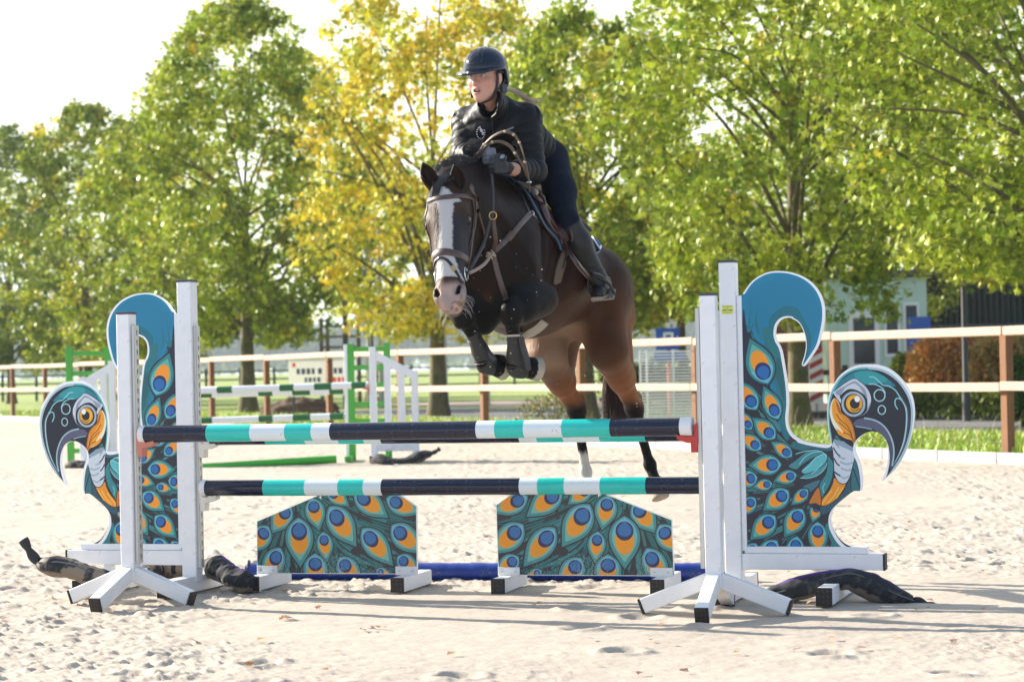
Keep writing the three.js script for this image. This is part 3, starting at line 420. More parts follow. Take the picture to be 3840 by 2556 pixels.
function swirls(c, x0, y0, x1, y1, n, feathers, size) { // dark ground with strands that part round the feathers
  c.fillStyle = INK.dark; c.fillRect(x0, y0, x1 - x0, y1 - y0);
  for (let i = 0; i < n; i++) {
    let x = rr(x0, x1), y = rr(y0, y1), pts = []; const lw = size * rr(.03, .17);
    for (let k = 0; k < 9; k++) { pts.push([x, y]); let vx = .35, vy = .55, ws = .4; for (const [p, q] of feathers) { const mx = (p[0] + q[0]) / 2, my = (p[1] + q[1]) / 2, d2 = ((x - mx) ** 2 + (y - my) ** 2) / (size * size), g = Math.exp(-d2 * 1.3); vx += (q[0] - p[0]) / size * g; vy += (q[1] - p[1]) / size * g; } const l = Math.hypot(vx, vy) || 1; x += vx / l * size * .13; y += vy / l * size * .13; }
    poly(c, pts, null, pick(['#2c6a6c', '#2f7678', '#2a5c60', '#3a8284', '#326f6c', '#3d7a72']), lw, true); if (rnd() < .35) poly(c, pts.map(([a, b]) => [a + lw * .9, b]), null, '#1f2530', lw * .22, true);
  }
}
const zA = (x, y) => [2700 + x / 2.57, 990 + y / 2.57], zB = (x, y) => [2750 + x / 2.658, 1560 + y / 2.658], zC = (x, y) => [3000 + x / 2.8, 1340 + y / 2.8], zK = (x, y) => [2240 + x / 1.4725, 1000 + y / 1.4725];
const on = (z, ...a) => { const o = []; for (let i = 0; i < a.length; i += 2) o.push(z(a[i], a[i + 1])); return o; };
const OUTLINE = [...on(zB, 98, 1425, 1235, 1420, 1226, 1368, 1195, 1312, 1110, 1265, 1050, 1205, 1000, 1120, 980, 1060, 980, 980, 1005, 920, 1060, 860, 1130, 800, 1195, 752, 1232, 744, 1268, 746, 1288, 720, 1295, 640, 1285, 540, 1262, 440, 1240, 390, 1225, 350), ...on(zC, 592, 990, 588, 920, 602, 878, 640, 830, 700, 790, 770, 775, 840, 795, 890, 840, 920, 910, 931, 1000, 928, 1080, 912, 1160, 890, 1230, 866, 1288, 874, 1296, 930, 1242, 1000, 1170, 1060, 1090, 1110, 1000, 1150, 900, 1180, 800, 1200, 690, 1210, 580, 1200, 470, 1170, 370, 1110, 270, 1030, 180, 940, 115, 840, 80, 740, 70, 620, 78, 520, 115, 430, 180, 370, 260, 325, 350, 300, 450, 291, 550, 292, 640, 302, 740, 318, 840, 330, 888, 318, 908, 280, 914, 200, 906, 100, 890, 0, 863), ...on(zB, 860, 272, 760, 257, 660, 224, 600, 184, 565, 130, 550, 80, 544, 0), ...on(zA, 665, 1350, 660, 1200, 645, 1080, 625, 960, 605, 850, 585, 790, 555, 740, 540, 680, 545, 610, 565, 565, 600, 532, 650, 516, 700, 519), ...on(zK, 1075, 285, 1115, 310, 1143, 365, 1154, 430, 1145, 490, 1131, 535, 1139, 548, 1154, 540, 1190, 490, 1225, 430, 1247, 350, 1258, 280, 1255, 210, 1235, 150, 1200, 100, 1150, 60, 1090, 35, 1030, 24, 960, 26, 900, 48, 850, 85, 810, 140, 778, 196)];
const wingTurn = yawJ, WC = Math.cos(wingTurn), WS = Math.sin(wingTurn);
// a measured point of the right wing's board as metres in the wing's own frame (x outward from the post, y up)
const boardZ = .016;
function onBoard([x, y]) { const n = V(WS, 0, WC), d = rayOf(x, y), o = J.rr.clone().addScaledVector(n, boardZ), k = o.clone().sub(camera.position).dot(n) / d.dot(n), p = camera.position.clone().addScaledVector(d, k).sub(J.rr); return [p.x * WC - p.z * WS, p.y]; }
const board2 = OUTLINE.map(onBoard);
const BW = [.02, .20, 1.0, 1.72]; // x0, y0, x1, y1 of the printed sheet
function parrotTexture() {
  const W = 1024, H = 1950, cv = document.createElement('canvas'); cv.width = W; cv.height = H; const c = cv.getContext('2d');
  const o = onBoard([2800, 1100]), ex = onBoard([3400, 1100]), ey = onBoard([2800, 2000]), tx = (p) => [(p[0] - BW[0]) / (BW[2] - BW[0]) * W, (1 - (p[1] - BW[1]) / (BW[3] - BW[1])) * H], a = tx(o), b = tx(ex), d = tx(ey);
  const m = [(b[0] - a[0]) / 600, (b[1] - a[1]) / 600, (d[0] - a[0]) / 900, (d[1] - a[1]) / 900]; c.setTransform(m[0], m[1], m[2], m[3], a[0] - m[0] * 2800 - m[2] * 1100, a[1] - m[1] * 2800 - m[3] * 1100);
  const FE = [[zA, 290, 715, 472, 1155, 262], [zA, 150, 1110, 362, 1402, 190], [zA, 425, 1172, 572, 1492, 172], [zB, 60, -60, 186, 136, 120], [zB, 192, 12, 428, 218, 178], [zB, 60, 170, 284, 328, 150], [zB, 383, 248, 598, 392, 134], [zB, 152, 490, 492, 474, 196], [zB, 0, 660, 248, 604, 172], [zB, 408, 642, 644, 566, 134], [zB, 195, 705, 398, 663, 112], [zB, 303, 934, 563, 728, 200], [zB, 588, 874, 757, 713, 118], [zB, 60, 1000, 222, 808, 150], [zB, 172, 1230, 427, 982, 205], [zB, 518, 1195, 702, 906, 200], [zB, 800, 1040, 856, 848, 120], [zB, 862, 1372, 850, 1028, 190], [zB, 225, 1500, 448, 1226, 190], [zB, 600, 1530, 645, 1176, 185], [zB, 90, 1480, 237, 1264, 150], [zB, 1010, 1500, 925, 1326, 90]].map(([z, a, b, x, y, w]) => [z(a, b), z(x, y), w / (z === zA ? 2.57 : 2.658)]);
  c.save(); poly(c, OUTLINE, '#ffffff'); c.clip();
  seed = 99; swirls(c, 2700, 1200, 3300, 2120, 300, FE, 70);
  // tail plume
  const top = on(zA, 150, 640, 165, 380, 300, 180, 470, 80, 600, 60, 771, 90).concat(on(zK, 1200, 90, 1270, 200, 1260, 360, 1150, 560, 1120, 540, 1165, 430, 1120, 300, 1060, 275, 990, 320, 985, 380, 1030, 460, 1060, 640, 1066, 900, 1010, 880, 990, 700, 960, 560, 900, 430, 850, 360, 800, 300));
  poly(c, top, INK.teal); poly(c, on(zA, 240, 420, 260, 330, 360, 215, 480, 150, 620, 132, 771, 150).concat(on(zK, 1180, 130, 1235, 220, 1225, 340, 1140, 540, 1125, 545, 1180, 420, 1150, 320, 1075, 275, 1000, 300, 985, 370, 1015, 430, 1050, 560, 1062, 900, 985, 800, 930, 480, 862, 330)), '#08799b');
  poly(c, on(zA, 470, 640, 480, 540, 540, 460, 640, 405, 760, 425).concat(on(zK, 1135, 270, 1178, 345, 1188, 420, 1150, 545, 1120, 545, 1165, 430, 1130, 320, 1070, 275, 1000, 300, 985, 370, 1020, 440, 1045, 540, 1062, 700, 1066, 940, 1020, 900, 1000, 700, 950, 540, 925, 440)), '#116d7d');
  poly(c, on(zA, 420, 610, 520, 640, 545, 760, 600, 860, 640, 1100, 665, 1568, 610, 1568, 560, 1250, 545, 1000, 480, 800, 430, 720), '#1f737a'); poly(c, on(zA, 560, 900, 610, 1000, 630, 1300, 580, 1180, 545, 1050), '#1a6067');
  for (const q of [[270, 640, 280, 520, 310, 345, 295, 520, 300, 640], [340, 600, 345, 520, 372, 440, 362, 540, 385, 680]]) poly(c, on(zA, ...q), '#12707c');
  poly(c, on(zA, 215, 640, 232, 432, 262, 640, 300, 655, 292, 720, 245, 900, 275, 1040, 330, 1110, 400, 1150, 500, 1200, 605, 1330, 600, 1400, 560, 1310, 430, 1180, 400, 1250, 380, 1180, 300, 1160, 215, 1130), INK.navy); poly(c, on(zA, 325, 572, 310, 640, 380, 770, 480, 830, 538, 940, 505, 1150, 520, 960, 470, 860, 360, 800, 300, 720, 300, 660, 312, 620), INK.navy);
  poly(c, on(zA, 300, 660, 330, 740, 395, 775, 330, 690), INK.teal3);
  seed = 5; for (const f of FE) feather(c, ...f);
  // wing feathers
  const leaf = (z, pts, fill, line = '#1d2433') => poly(c, on(z, ...pts), fill, line, 3);
  poly(c, on(zB, 600, 250, 700, 285, 850, 300, 960, 305, 1010, 330, 1010, 620, 900, 900, 760, 860, 760, 700, 660, 640, 660, 520, 560, 490, 600, 400), '#232735');
  poly(c, on(zB, 590, 300, 620, 240, 760, 268, 990, 290, 960, 330, 800, 310, 700, 330), '#226a76');
  leaf(zB, [680, 598, 760, 540, 850, 500, 945, 400, 935, 470, 900, 540, 820, 590, 740, 606], '#43979b'); leaf(zB, [560, 488, 640, 420, 760, 330, 880, 326, 945, 385, 880, 372, 790, 410, 700, 470, 640, 520], '#3a878d'); leaf(zB, [690, 530, 770, 450, 840, 385, 930, 352, 950, 400, 910, 470, 800, 540, 720, 560], '#5ab9bd');
  for (const q of [[670, 466, 720, 400, 800, 350, 890, 335], [705, 525, 770, 480, 830, 400, 910, 358], [790, 560, 850, 510, 900, 450], [635, 365, 740, 335, 860, 330, 930, 365, 950, 420, 925, 500, 860, 565, 770, 600, 680, 602]]) poly(c, on(zB, ...q), null, '#8fd3d4', 3, true);
  leaf(zB, [955, 380, 1010, 450, 1005, 560, 980, 650, 930, 740, 892, 795, 865, 720, 880, 640, 930, 560, 950, 470], '#2e8288'); poly(c, on(zB, 915, 740, 905, 690, 925, 650), null, '#5fb9bf', 5, true);
  leaf(zB, [700, 690, 790, 640, 880, 615, 850, 680, 780, 740, 760, 710], '#3a6f7d'); leaf(zB, [880, 880, 980, 840, 1100, 740, 1130, 680, 1180, 600, 1195, 740, 1100, 820, 1010, 900, 900, 960], '#2b5563');
  poly(c, on(zB, 985, 1040, 1000, 1130, 1060, 1210, 1130, 1270, 1225, 1376, 1100, 1376, 1010, 1260, 960, 1160, 930, 1060), '#2d7b80');
  // orange breast, throat
  leaf(zB, [1020, 590, 1000, 650, 960, 730, 900, 800, 870, 860, 930, 870, 1020, 820, 1090, 740, 1135, 650, 1080, 640], '#e8921f', '#2a2230'); leaf(zB, [862, 690, 800, 770, 765, 855, 830, 850, 880, 870, 890, 810], '#c9741e', '#2a2230');
  for (const q of [[990, 720, 940, 790, 900, 850], [1060, 690, 1010, 780, 950, 840], [1100, 690, 1040, 790]]) poly(c, on(zB, ...q), null, '#f7b640', 6, true);
  leaf(zC, [590, 1030, 560, 1150, 545, 1300, 565, 1385, 650, 1400, 648, 1250, 620, 1130], '#2a6d76'); poly(c, on(zC, 570, 1140, 600, 1220, 640, 1340), null, '#1d2433', 4, true);
  poly(c, on(zC, 340, 880, 400, 860, 600, 930, 592, 1010, 565, 1120, 535, 1230, 490, 1295, 420, 1285, 375, 1200, 366, 1080, 356, 960), '#ccd4dd', '#1d2433', 3);
  poly(c, on(zC, 360, 850, 420, 850, 600, 900, 592, 965, 500, 935, 420, 905, 430, 945), '#8aa2b2'); for (const q of [[440, 1075, 500, 1095, 560, 1080], [450, 1140, 510, 1160, 545, 1150], [400, 1190, 470, 1240, 520, 1220], [420, 1020, 480, 1040]]) poly(c, on(zC, ...q), null, '#9fb0c0', 7, true);
  for (const q of [[365, 930, 400, 985, 430, 1010], [370, 1040, 400, 1090, 425, 1110], [380, 1180, 400, 1200, 430, 1215]]) poly(c, on(zC, ...q), null, '#2a3140', 5, true);
  // head
  poly(c, on(zC, 318, 840, 292, 640, 300, 450, 370, 260, 520, 115, 740, 70, 940, 115, 1110, 270, 1200, 470, 1205, 650, 1150, 900, 1060, 1090, 868, 1295, 920, 1130, 931, 1000, 915, 900, 850, 800, 770, 775, 690, 795, 600, 880, 590, 925, 500, 880, 400, 800, 372, 830, 345, 900), '#151a28');
  poly(c, on(zC, 330, 430, 372, 330, 440, 235, 540, 160, 640, 125, 745, 122, 860, 160, 960, 230, 1010, 280, 940, 276, 860, 250, 790, 265, 700, 270, 600, 215, 480, 250, 370, 350), '#1f7c8a'); poly(c, on(zC, 590, 150, 700, 125, 830, 150, 930, 215, 860, 250, 780, 262, 700, 265, 640, 230, 590, 195), '#2a979c');
  const ringL = on(zC, 336, 850, 312, 700, 308, 560, 322, 430, 372, 300, 450, 190, 545, 125, 640, 98, 742, 92), ringR = on(zC, 742, 92, 850, 105, 945, 145, 1040, 215, 1110, 305, 1160, 400, 1186, 500, 1188, 620, 1175, 740, 1140, 870, 1090, 990, 1010, 1120, 930, 1210, 880, 1270);
  poly(c, ringL, null, '#58b3b5', 12, true); poly(c, ringR, null, '#a9c3cc', 15, true); poly(c, on(zC, 1060, 400, 1108, 480, 1124, 570, 1120, 700, 1095, 850, 1050, 980, 985, 1110), null, '#a7cbd0', 6, true); poly(c, on(zC, 1085, 415, 1130, 500, 1145, 600, 1138, 720, 1105, 870, 1050, 1000, 960, 1150, 905, 1220), null, '#3c4a5e', 5, true);
  for (const q of [[745, 190, 790, 193, 840, 235, 880, 270, 950, 285, 1010, 325, 1062, 405], [740, 262, 800, 265, 870, 300, 903, 350], [1030, 515, 1006, 470, 1010, 418, 1042, 405, 1072, 425]]) poly(c, on(zC, ...q), null, '#86c8cc', 5, true);
  const S = 1 / 2.8, el = (x, y, rx, ry, f, st, w) => { const p = zC(x, y); c.beginPath(); c.ellipse(p[0], p[1], rx * S, ry * S, 0, 0, 7); if (f) { c.fillStyle = f; c.fill(); } if (st) { c.strokeStyle = st; c.lineWidth = w * S; c.stroke(); } };
  el(845, 378, 56, 60, null, '#a7d0d4', 13); el(868, 527, 38, 45, null, '#a7d0d4', 12);
  poly(c, on(zC, 352, 345, 372, 345, 480, 260, 582, 212, 640, 240, 705, 295, 748, 370, 757, 440, 742, 500, 705, 560, 625, 604, 700, 560, 718, 500, 715, 420, 680, 370, 600, 325, 520, 320, 450, 370, 430, 400, 455, 440, 450, 475, 400, 415), '#ccd2da'); poly(c, on(zC, 385, 350, 480, 290, 582, 235, 640, 270, 700, 330, 720, 420, 690, 380, 640, 300, 582, 258, 500, 295, 480, 315, 430, 385), '#8f9aab');
  poly(c, on(zC, 757, 440, 742, 500, 705, 560, 640, 600, 700, 555, 725, 500), '#8f9db0');
  el(573, 470, 132, 138, '#1a1f2c'); el(573, 472, 112, 118, null, '#a5b9c2', 25); el(581, 467, 87, 93, '#e99f12'); el(570, 470, 62, 70, '#f7b51c'); el(587, 467, 51, 54, '#1b1a22'); el(612, 420, 28, 32, '#f2f3f5'); poly(c, on(zC, 545, 520, 580, 540, 640, 520), null, '#1b1a22', 3, true);
  poly(c, on(zC, 383, 412, 345, 450, 328, 520, 328, 590, 350, 670, 390, 740, 440, 800, 500, 830, 560, 850, 586, 895, 592, 820, 580, 750, 550, 650, 500, 600, 450, 560, 425, 470), '#f1ecd0'); poly(c, on(zC, 383, 412, 350, 480, 350, 560, 375, 640, 420, 700, 470, 775, 400, 730, 420, 790, 500, 825, 560, 850, 586, 895, 592, 820, 580, 750, 550, 650, 500, 600, 450, 560, 420, 470), '#f19c14');
  poly(c, on(zC, 388, 450, 420, 480, 450, 560, 505, 610, 550, 650, 585, 790, 586, 890, 560, 700, 480, 610, 420, 560), '#b95f17'); poly(c, on(zC, 440, 575, 500, 610, 545, 670, 575, 780, 500, 680), '#e08a14');
  for (const q of [[395, 580, 440, 640, 510, 700, 560, 790], [420, 660, 480, 710, 540, 770, 580, 860], [470, 770, 530, 790, 570, 840]]) poly(c, on(zC, ...q), null, '#8a4a18', 3.5, true);
  poly(c, on(zC, 574, 672, 605, 635, 690, 614, 790, 632, 890, 690, 955, 775, 985, 880, 992, 980, 975, 1090, 958, 1050, 940, 930, 900, 830, 840, 765, 760, 722, 660, 706, 590, 700), '#565870'); poly(c, on(zC, 925, 850, 985, 880, 990, 980, 972, 1110, 950, 1120, 935, 980), '#474a5e');
  poly(c, on(zC, 690, 616, 790, 634, 880, 685, 945, 770, 985, 880, 992, 990, 975, 1095), null, '#9fc0c9', 6, true); poly(c, on(zC, 600, 704, 680, 712, 760, 728), null, '#8fb3be', 4, true); poly(c, on(zC, 935, 1010, 930, 1120, 905, 1210, 870, 1285), null, '#b5cbd2', 7, true);
  c.restore(); poly(c, OUTLINE, null, '#f3f3f5', 13); c.fillStyle = '#f3f3f5'; c.fillRect(2780, 2078, 450, 40);
  const t = new THREE.CanvasTexture(cv); t.colorSpace = THREE.SRGBColorSpace; t.anisotropy = 8; return t;
}
const parrotT = parrotTexture(), printM = std({ map: parrotT, roughness: .38 }), edgeM = std({ color: lin(.78, .78, .78), roughness: .5 });
function boardGeo(sx) { // front print, back print and the white sawn edge
  const s = new THREE.Shape(new THREE.SplineCurve(board2.map((p) => new THREE.Vector2(p[0] * sx, p[1]))).getPoints(420)), th = .018, g = new THREE.ExtrudeGeometry(s, { depth: th, bevelEnabled: false, curveSegments: 2 }).translate(0, 0, boardZ - th), p = g.attributes.position, uv = g.attributes.uv;
  for (let i = 0; i < p.count; i++) uv.setXY(i, (p.getX(i) * sx - BW[0]) / (BW[2] - BW[0]), (p.getY(i) - BW[1]) / (BW[3] - BW[1])); return g;
}
function wing(pos, sx, label) {
  const t = thing('parrot_wing', label, 'jump wing', pos, wingTurn), H = 1.682, w = .084;
  mesh('post', metreUV(rbox(w, H - .06, w, .006).translate(0, (H + .06) / 2, 0)), paintM, t); mesh('post_cap', rbox(w + .004, .012, w + .004, .003).translate(0, H + .005, 0), M.dark, t);
  track(.14, H - .24, -sx, t);
  mesh('batten', metreUV(rbox(.026, 1.27, .05, .004).translate(sx * .0555, .245 + .635, 0)), paintM, t);
  const b = mesh('board', boardGeo(sx), [printM, edgeM], t); b.material = [printM, edgeM];
  mesh('bottom_rail', metreUV(rbox(.70, .078, .07, .005).translate(sx * (.042 + .35), .193, 0)), paintM, t); mesh('rail_cap', rbox(.012, .082, .074, .004).translate(sx * .746, .193, 0), capM, t);
  mesh('lower_batten', metreUV(rbox(.61, .034, .045, .003).translate(sx * .36, .25, 0)), paintM, t);
  for (const x of [0, .5]) { const f = mesh('foot', metreUV(rbox(.075, .085, .72, .005).translate(sx * x, .0545, -.02)), footM, t); for (const e of [-1, 1]) mesh('foot_cap', rbox(.079, .089, .012, .003).translate(sx * x, .0545, -.02 + e * .364), capM, f); }
  mesh('upright', rbox(.05, .06, .05).translate(sx * .5, .125, 0), footM, t);
  for (const y of [.808, .522]) { const c = mesh('pole_cup', cup(-sx), cupW, t); c.position.set(-sx * .064, y, 0); }
  return t;
}
const rw = wing(J.rr, 1, 'teal parrot shaped jump wing with a tall white post and yellow sticker at the right');
{ const cv = document.createElement('canvas'); cv.width = 200; cv.height = 150; const c = cv.getContext('2d'); c.fillStyle = '#dfe24e'; c.fillRect(0, 0, 200, 150); c.fillStyle = '#22335e'; c.font = 'bold 29px sans-serif'; c.textAlign = 'center'; c.fillText('WILGENHOF', 100, 27); c.fillRect(8, 74, 184, 20); c.fillStyle = '#e8efe0'; c.font = 'bold 18px sans-serif'; c.fillText('JUMPS', 100, 91); c.fillStyle = '#22335e'; c.beginPath(); c.moveTo(40, 62); c.lineTo(60, 42); c.lineTo(62, 62); c.fill(); c.beginPath(); c.moveTo(140, 42); c.lineTo(165, 62); c.lineTo(142, 60); c.fill(); c.fillStyle = '#5a9a3c'; c.fillRect(84, 42, 30, 18); c.fillStyle = '#3c4a3c'; c.font = '15px sans-serif'; c.fillText('0114-315264', 100, 112); c.fillRect(16, 122, 168, 8);
  const st = new THREE.CanvasTexture(cv); st.colorSpace = THREE.SRGBColorSpace; mesh('sticker', new THREE.PlaneGeometry(.056, .042).translate(0, 1.445, .0435), std({ map: st, roughness: .4 }), rw); }
wing(J.rl, -1, 'mirrored teal parrot shaped jump wing with a tall white post at the left');

// ---- poles: each painted band is a piece of its own
const poleC = { n: std({ map: dirt([14, 22, 48], -.05, 5), roughness: .13 }), t: std({ map: dirt([40, 190, 180], -.08, 6), roughness: .15 }), w: std({ map: dirt([216, 226, 230], -.08, 7), roughness: .18 }), c: std({ color: lin(.72, .72, .74), roughness: .4 }), g: std({ color: lin(.012, .12, .03), roughness: .4 }), p: std({ color: lin(.8, .8, .8), roughness: .4 }), l: std({ color: lin(.06, .42, .03), roughness: .45 }) };
function pole(label, a, b, r, px, group) { // px: band ends as measured along the pole
  const t = thing('jump_pole', label, 'jump pole', a, 0, group), d = b.clone().sub(a), L = d.length(), n = d.clone().normalize(); t.quaternion.setFromUnitVectors(V(1, 0, 0), n);
  const proj = (q) => q.clone().project(camera).x, pa = proj(a), pb = proj(b), X0 = (pa * .5 + .5) * 3840, X1 = (pb * .5 + .5) * 3840;
  const toU = (x) => { let lo = 0, hi = 1; for (let i = 0; i < 30; i++) { const m = (lo + hi) / 2; (proj(a.clone().addScaledVector(d, m)) * .5 + .5) * 3840 < x ? lo = m : hi = m; } return (lo + hi) / 2 * L; };
  let u = 0; for (let i = 0; i < px.length; i += 2) { const e = px[i + 1] >= 9999 ? L : toU(px[i + 1]), k = px[i]; mesh(k === 'c' ? 'end_cap' : 'band', metreUV(new THREE.CylinderGeometry(r + (k === 'c' ? .0015 : 0), r + (k === 'c' ? .0015 : 0), e - u, 40, 1).rotateZ(Math.PI / 2).rotateX(.1).translate((u + e) / 2, 0, 0)), poleC[k], t); u = e; }
  return t;
}
const sm = (g) => g;
pole('top front pole with navy turquoise and white bands resting in the red cup', P(527, 1628, 11.17), P(2599, 1599, 10.22), .0435, ['c', 548, 'n', 783, 't', 947, 'w', 1077, 't', 1177, 'w', 1246, 'n', 1793, 'w', 1863, 't', 1971, 'w', 2114, 't', 2294, 'n', 2555, 'c', 9999]);
pole('banded top rear pole almost hidden behind the front pole', P(772, 1639, 11.72), P(2666, 1621, 10.9), .0435, ['c', 792, 'n', 1000, 't', 1150, 'w', 1275, 't', 1370, 'w', 1434, 'n', 1952, 'w', 2018, 't', 2117, 'w', 2253, 't', 2424, 'n', 2640, 'c', 9999]);
pole('lower pole with navy turquoise and white bands above the feather panels', P(756, 1830, 11.72), P(2690, 1819, 10.88), .0435, ['c', 776, 'n', 994, 't', 1150, 'w', 1275, 't', 1370, 'w', 1437, 'n', 1954, 'w', 2022, 't', 2122, 'w', 2256, 't', 2427, 'n', 2668, 'c', 9999]);

// ---- feather fillers
const zE = (x, y) => [x, y];
function fillerTexture() {
  const cv = document.createElement('canvas'); cv.width = 1400; cv.height = 700; const c = cv.getContext('2d'); c.setTransform(1400 / 2240, 0, 0, 700 / 1120, -70 * 1400 / 2240, 0);
  const FE = [[20, 345, 495, 150, 250], [470, 398, 925, 60, 275], [993, 250, 1290, 30, 190], [908, 765, 1268, 250, 320], [1410, 560, 1502, 140, 250], [2078, 600, 1800, 230, 260], [1310, 960, 1360, 575, 205], [1680, 1030, 1690, 390, 345], [2360, 850, 2110, 500, 260], [418, 1006, 828, 530, 290], [20, 850, 430, 490, 290], [60, 1110, 362, 882, 215], [860, 1290, 1146, 895, 270], [1468, 1340, 1476, 850, 300], [2190, 1260, 1950, 775, 270], [430, 1160, 650, 1050, 120]].map((q) => [[q[0], q[1]], [q[2], q[3]], q[4]]);
  seed = 41; const K = { ...INK }; Object.assign(INK, { dark: '#3a373b', green: '#4a9294', green2: '#7db7a4', sky: '#74b4cc', orange: '#f39a1f', nb: '#34365c', blue: '#3c72ab' }); swirls(c, 0, -60, 2400, 1200, 300, FE, 300); for (const f of FE) feather(c, f[0], f[1], f[2] * 1.06); Object.assign(INK, K);  // filler inks greyed: bounce light and dust mixed into their colours
  c.strokeStyle = '#f1f1f1'; c.lineWidth = 16; c.lineJoin = 'miter'; c.beginPath(); for (const p of FO) c.lineTo(...p); c.closePath(); c.stroke(); c.fillStyle = '#efefef'; c.beginPath(); c.moveTo(1370, 165); c.lineTo(1372, 110); c.lineTo(1410, 132); c.fill();
  // sand splashed on the print from below
  seed = 77; for (let i = 0; i < 900; i++) { const k = pick([[1350, 60], [600, 90], [1900, 70], [900, 50], [1150, 60]]), x = k[0] + (rnd() + rnd() - 1) * 170, y = 1110 - Math.pow(rnd(), 1.7) * 260; c.fillStyle = `rgba(205,190,172,${rr(.2, .75)})`; c.beginPath(); c.ellipse(x, y, rr(1, 5), rr(2, 9), rr(-.6, .6), 0, 7); c.fill(); }
  const t = new THREE.CanvasTexture(cv); t.colorSpace = THREE.SRGBColorSpace; t.anisotropy = 8; return t;
}
const FO = [[88, 255], [430, 20], [1190, 20], [2270, 440], [2282, 1112], [98, 1108]];
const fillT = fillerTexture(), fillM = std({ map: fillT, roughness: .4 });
function filler(a, b, sx, label) { // a, b: ground points of the inner edges of the two feet
  const d = axis(a, b), t = thing('feather_panel', label, 'jump filler', a.clone().lerp(b, .5), Math.atan2(-d.z, d.x), undefined), k = 1 / 2190 * (a.distanceTo(b) + .105);
  const u = (p) => [(p[0] - 1185) * k * sx, .085 + (1112 - p[1]) * k], s = new THREE.Shape(FO.map((p) => new THREE.Vector2(...u(p)))), g = new THREE.ExtrudeGeometry(s, { depth: .015, bevelEnabled: false }), p = g.attributes.position, uv = g.attributes.uv;
  for (let i = 0; i < p.count; i++) uv.setXY(i, (p.getX(i) * sx / k + 1185 - 70) / 2240, 1 - (1112 - (p.getY(i) - .085) / k) / 1120);
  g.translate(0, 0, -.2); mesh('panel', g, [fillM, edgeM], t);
  for (const e of [-1, 1]) {
    const x = e * a.distanceTo(b) / 2, f = mesh('foot', metreUV(rbox(.072, .075, .46, .005).translate(x, .047, -.235)), footM, t); mesh('foot_cap', rbox(.075, .078, .01, .003).translate(x, .047, .0), capM, f); mesh('bracket', metreUV(rbox(.118, .046, .012, .003).translate(x - e * .012, .106, -.178)), footM, t);
    for (const q of [-.035, .035]) mesh('bolt', rod([V(x - e * .012 + q, .106, -.173), V(x - e * .012 + q, .106, -.166)], .006, 8, 1), M.steel, t);
  }
  return t;
}
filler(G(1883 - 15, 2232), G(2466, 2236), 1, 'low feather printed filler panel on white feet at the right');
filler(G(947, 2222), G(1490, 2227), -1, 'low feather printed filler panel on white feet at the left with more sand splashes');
{ // blue padded roll on the ground behind the fillers
  const a = G(930, 2172), b = G(2748, 2176), N = 60, pts = []; for (let i = 0; i <= N; i++) pts.push(a.clone().lerp(b, i / N).add(V(0, .052, 0)));
  const g = rod(pts, (t) => .060 + .0012 * noise(t * 60, 1, 2) + .0012 * noise(t * 160, 4, 2), 20, 160), p = g.attributes.position; for (let i = 0; i < p.count; i++) p.setY(i, .008 + (p.getY(i) - .01) * .86);
  const roll = thing('blue_roll', 'long blue plastic covered roll lying on the sand behind the feather panels', 'water tray roll', a.clone()); g.translate(-a.x, 0, -a.z); g.computeVertexNormals();
  mesh('cover', metreUV(g), std({ map: dirt([18, 52, 140], .10, 9), roughness: .32 }), roll); for (const [q, e] of [[a, .004], [b, -.004]]) mesh('end_ring', new THREE.TorusGeometry(.05, .008, 8, 24).rotateY(Math.PI / 2).translate(q.x - a.x + e, .055, q.z - a.z), M.dark, roll);
}
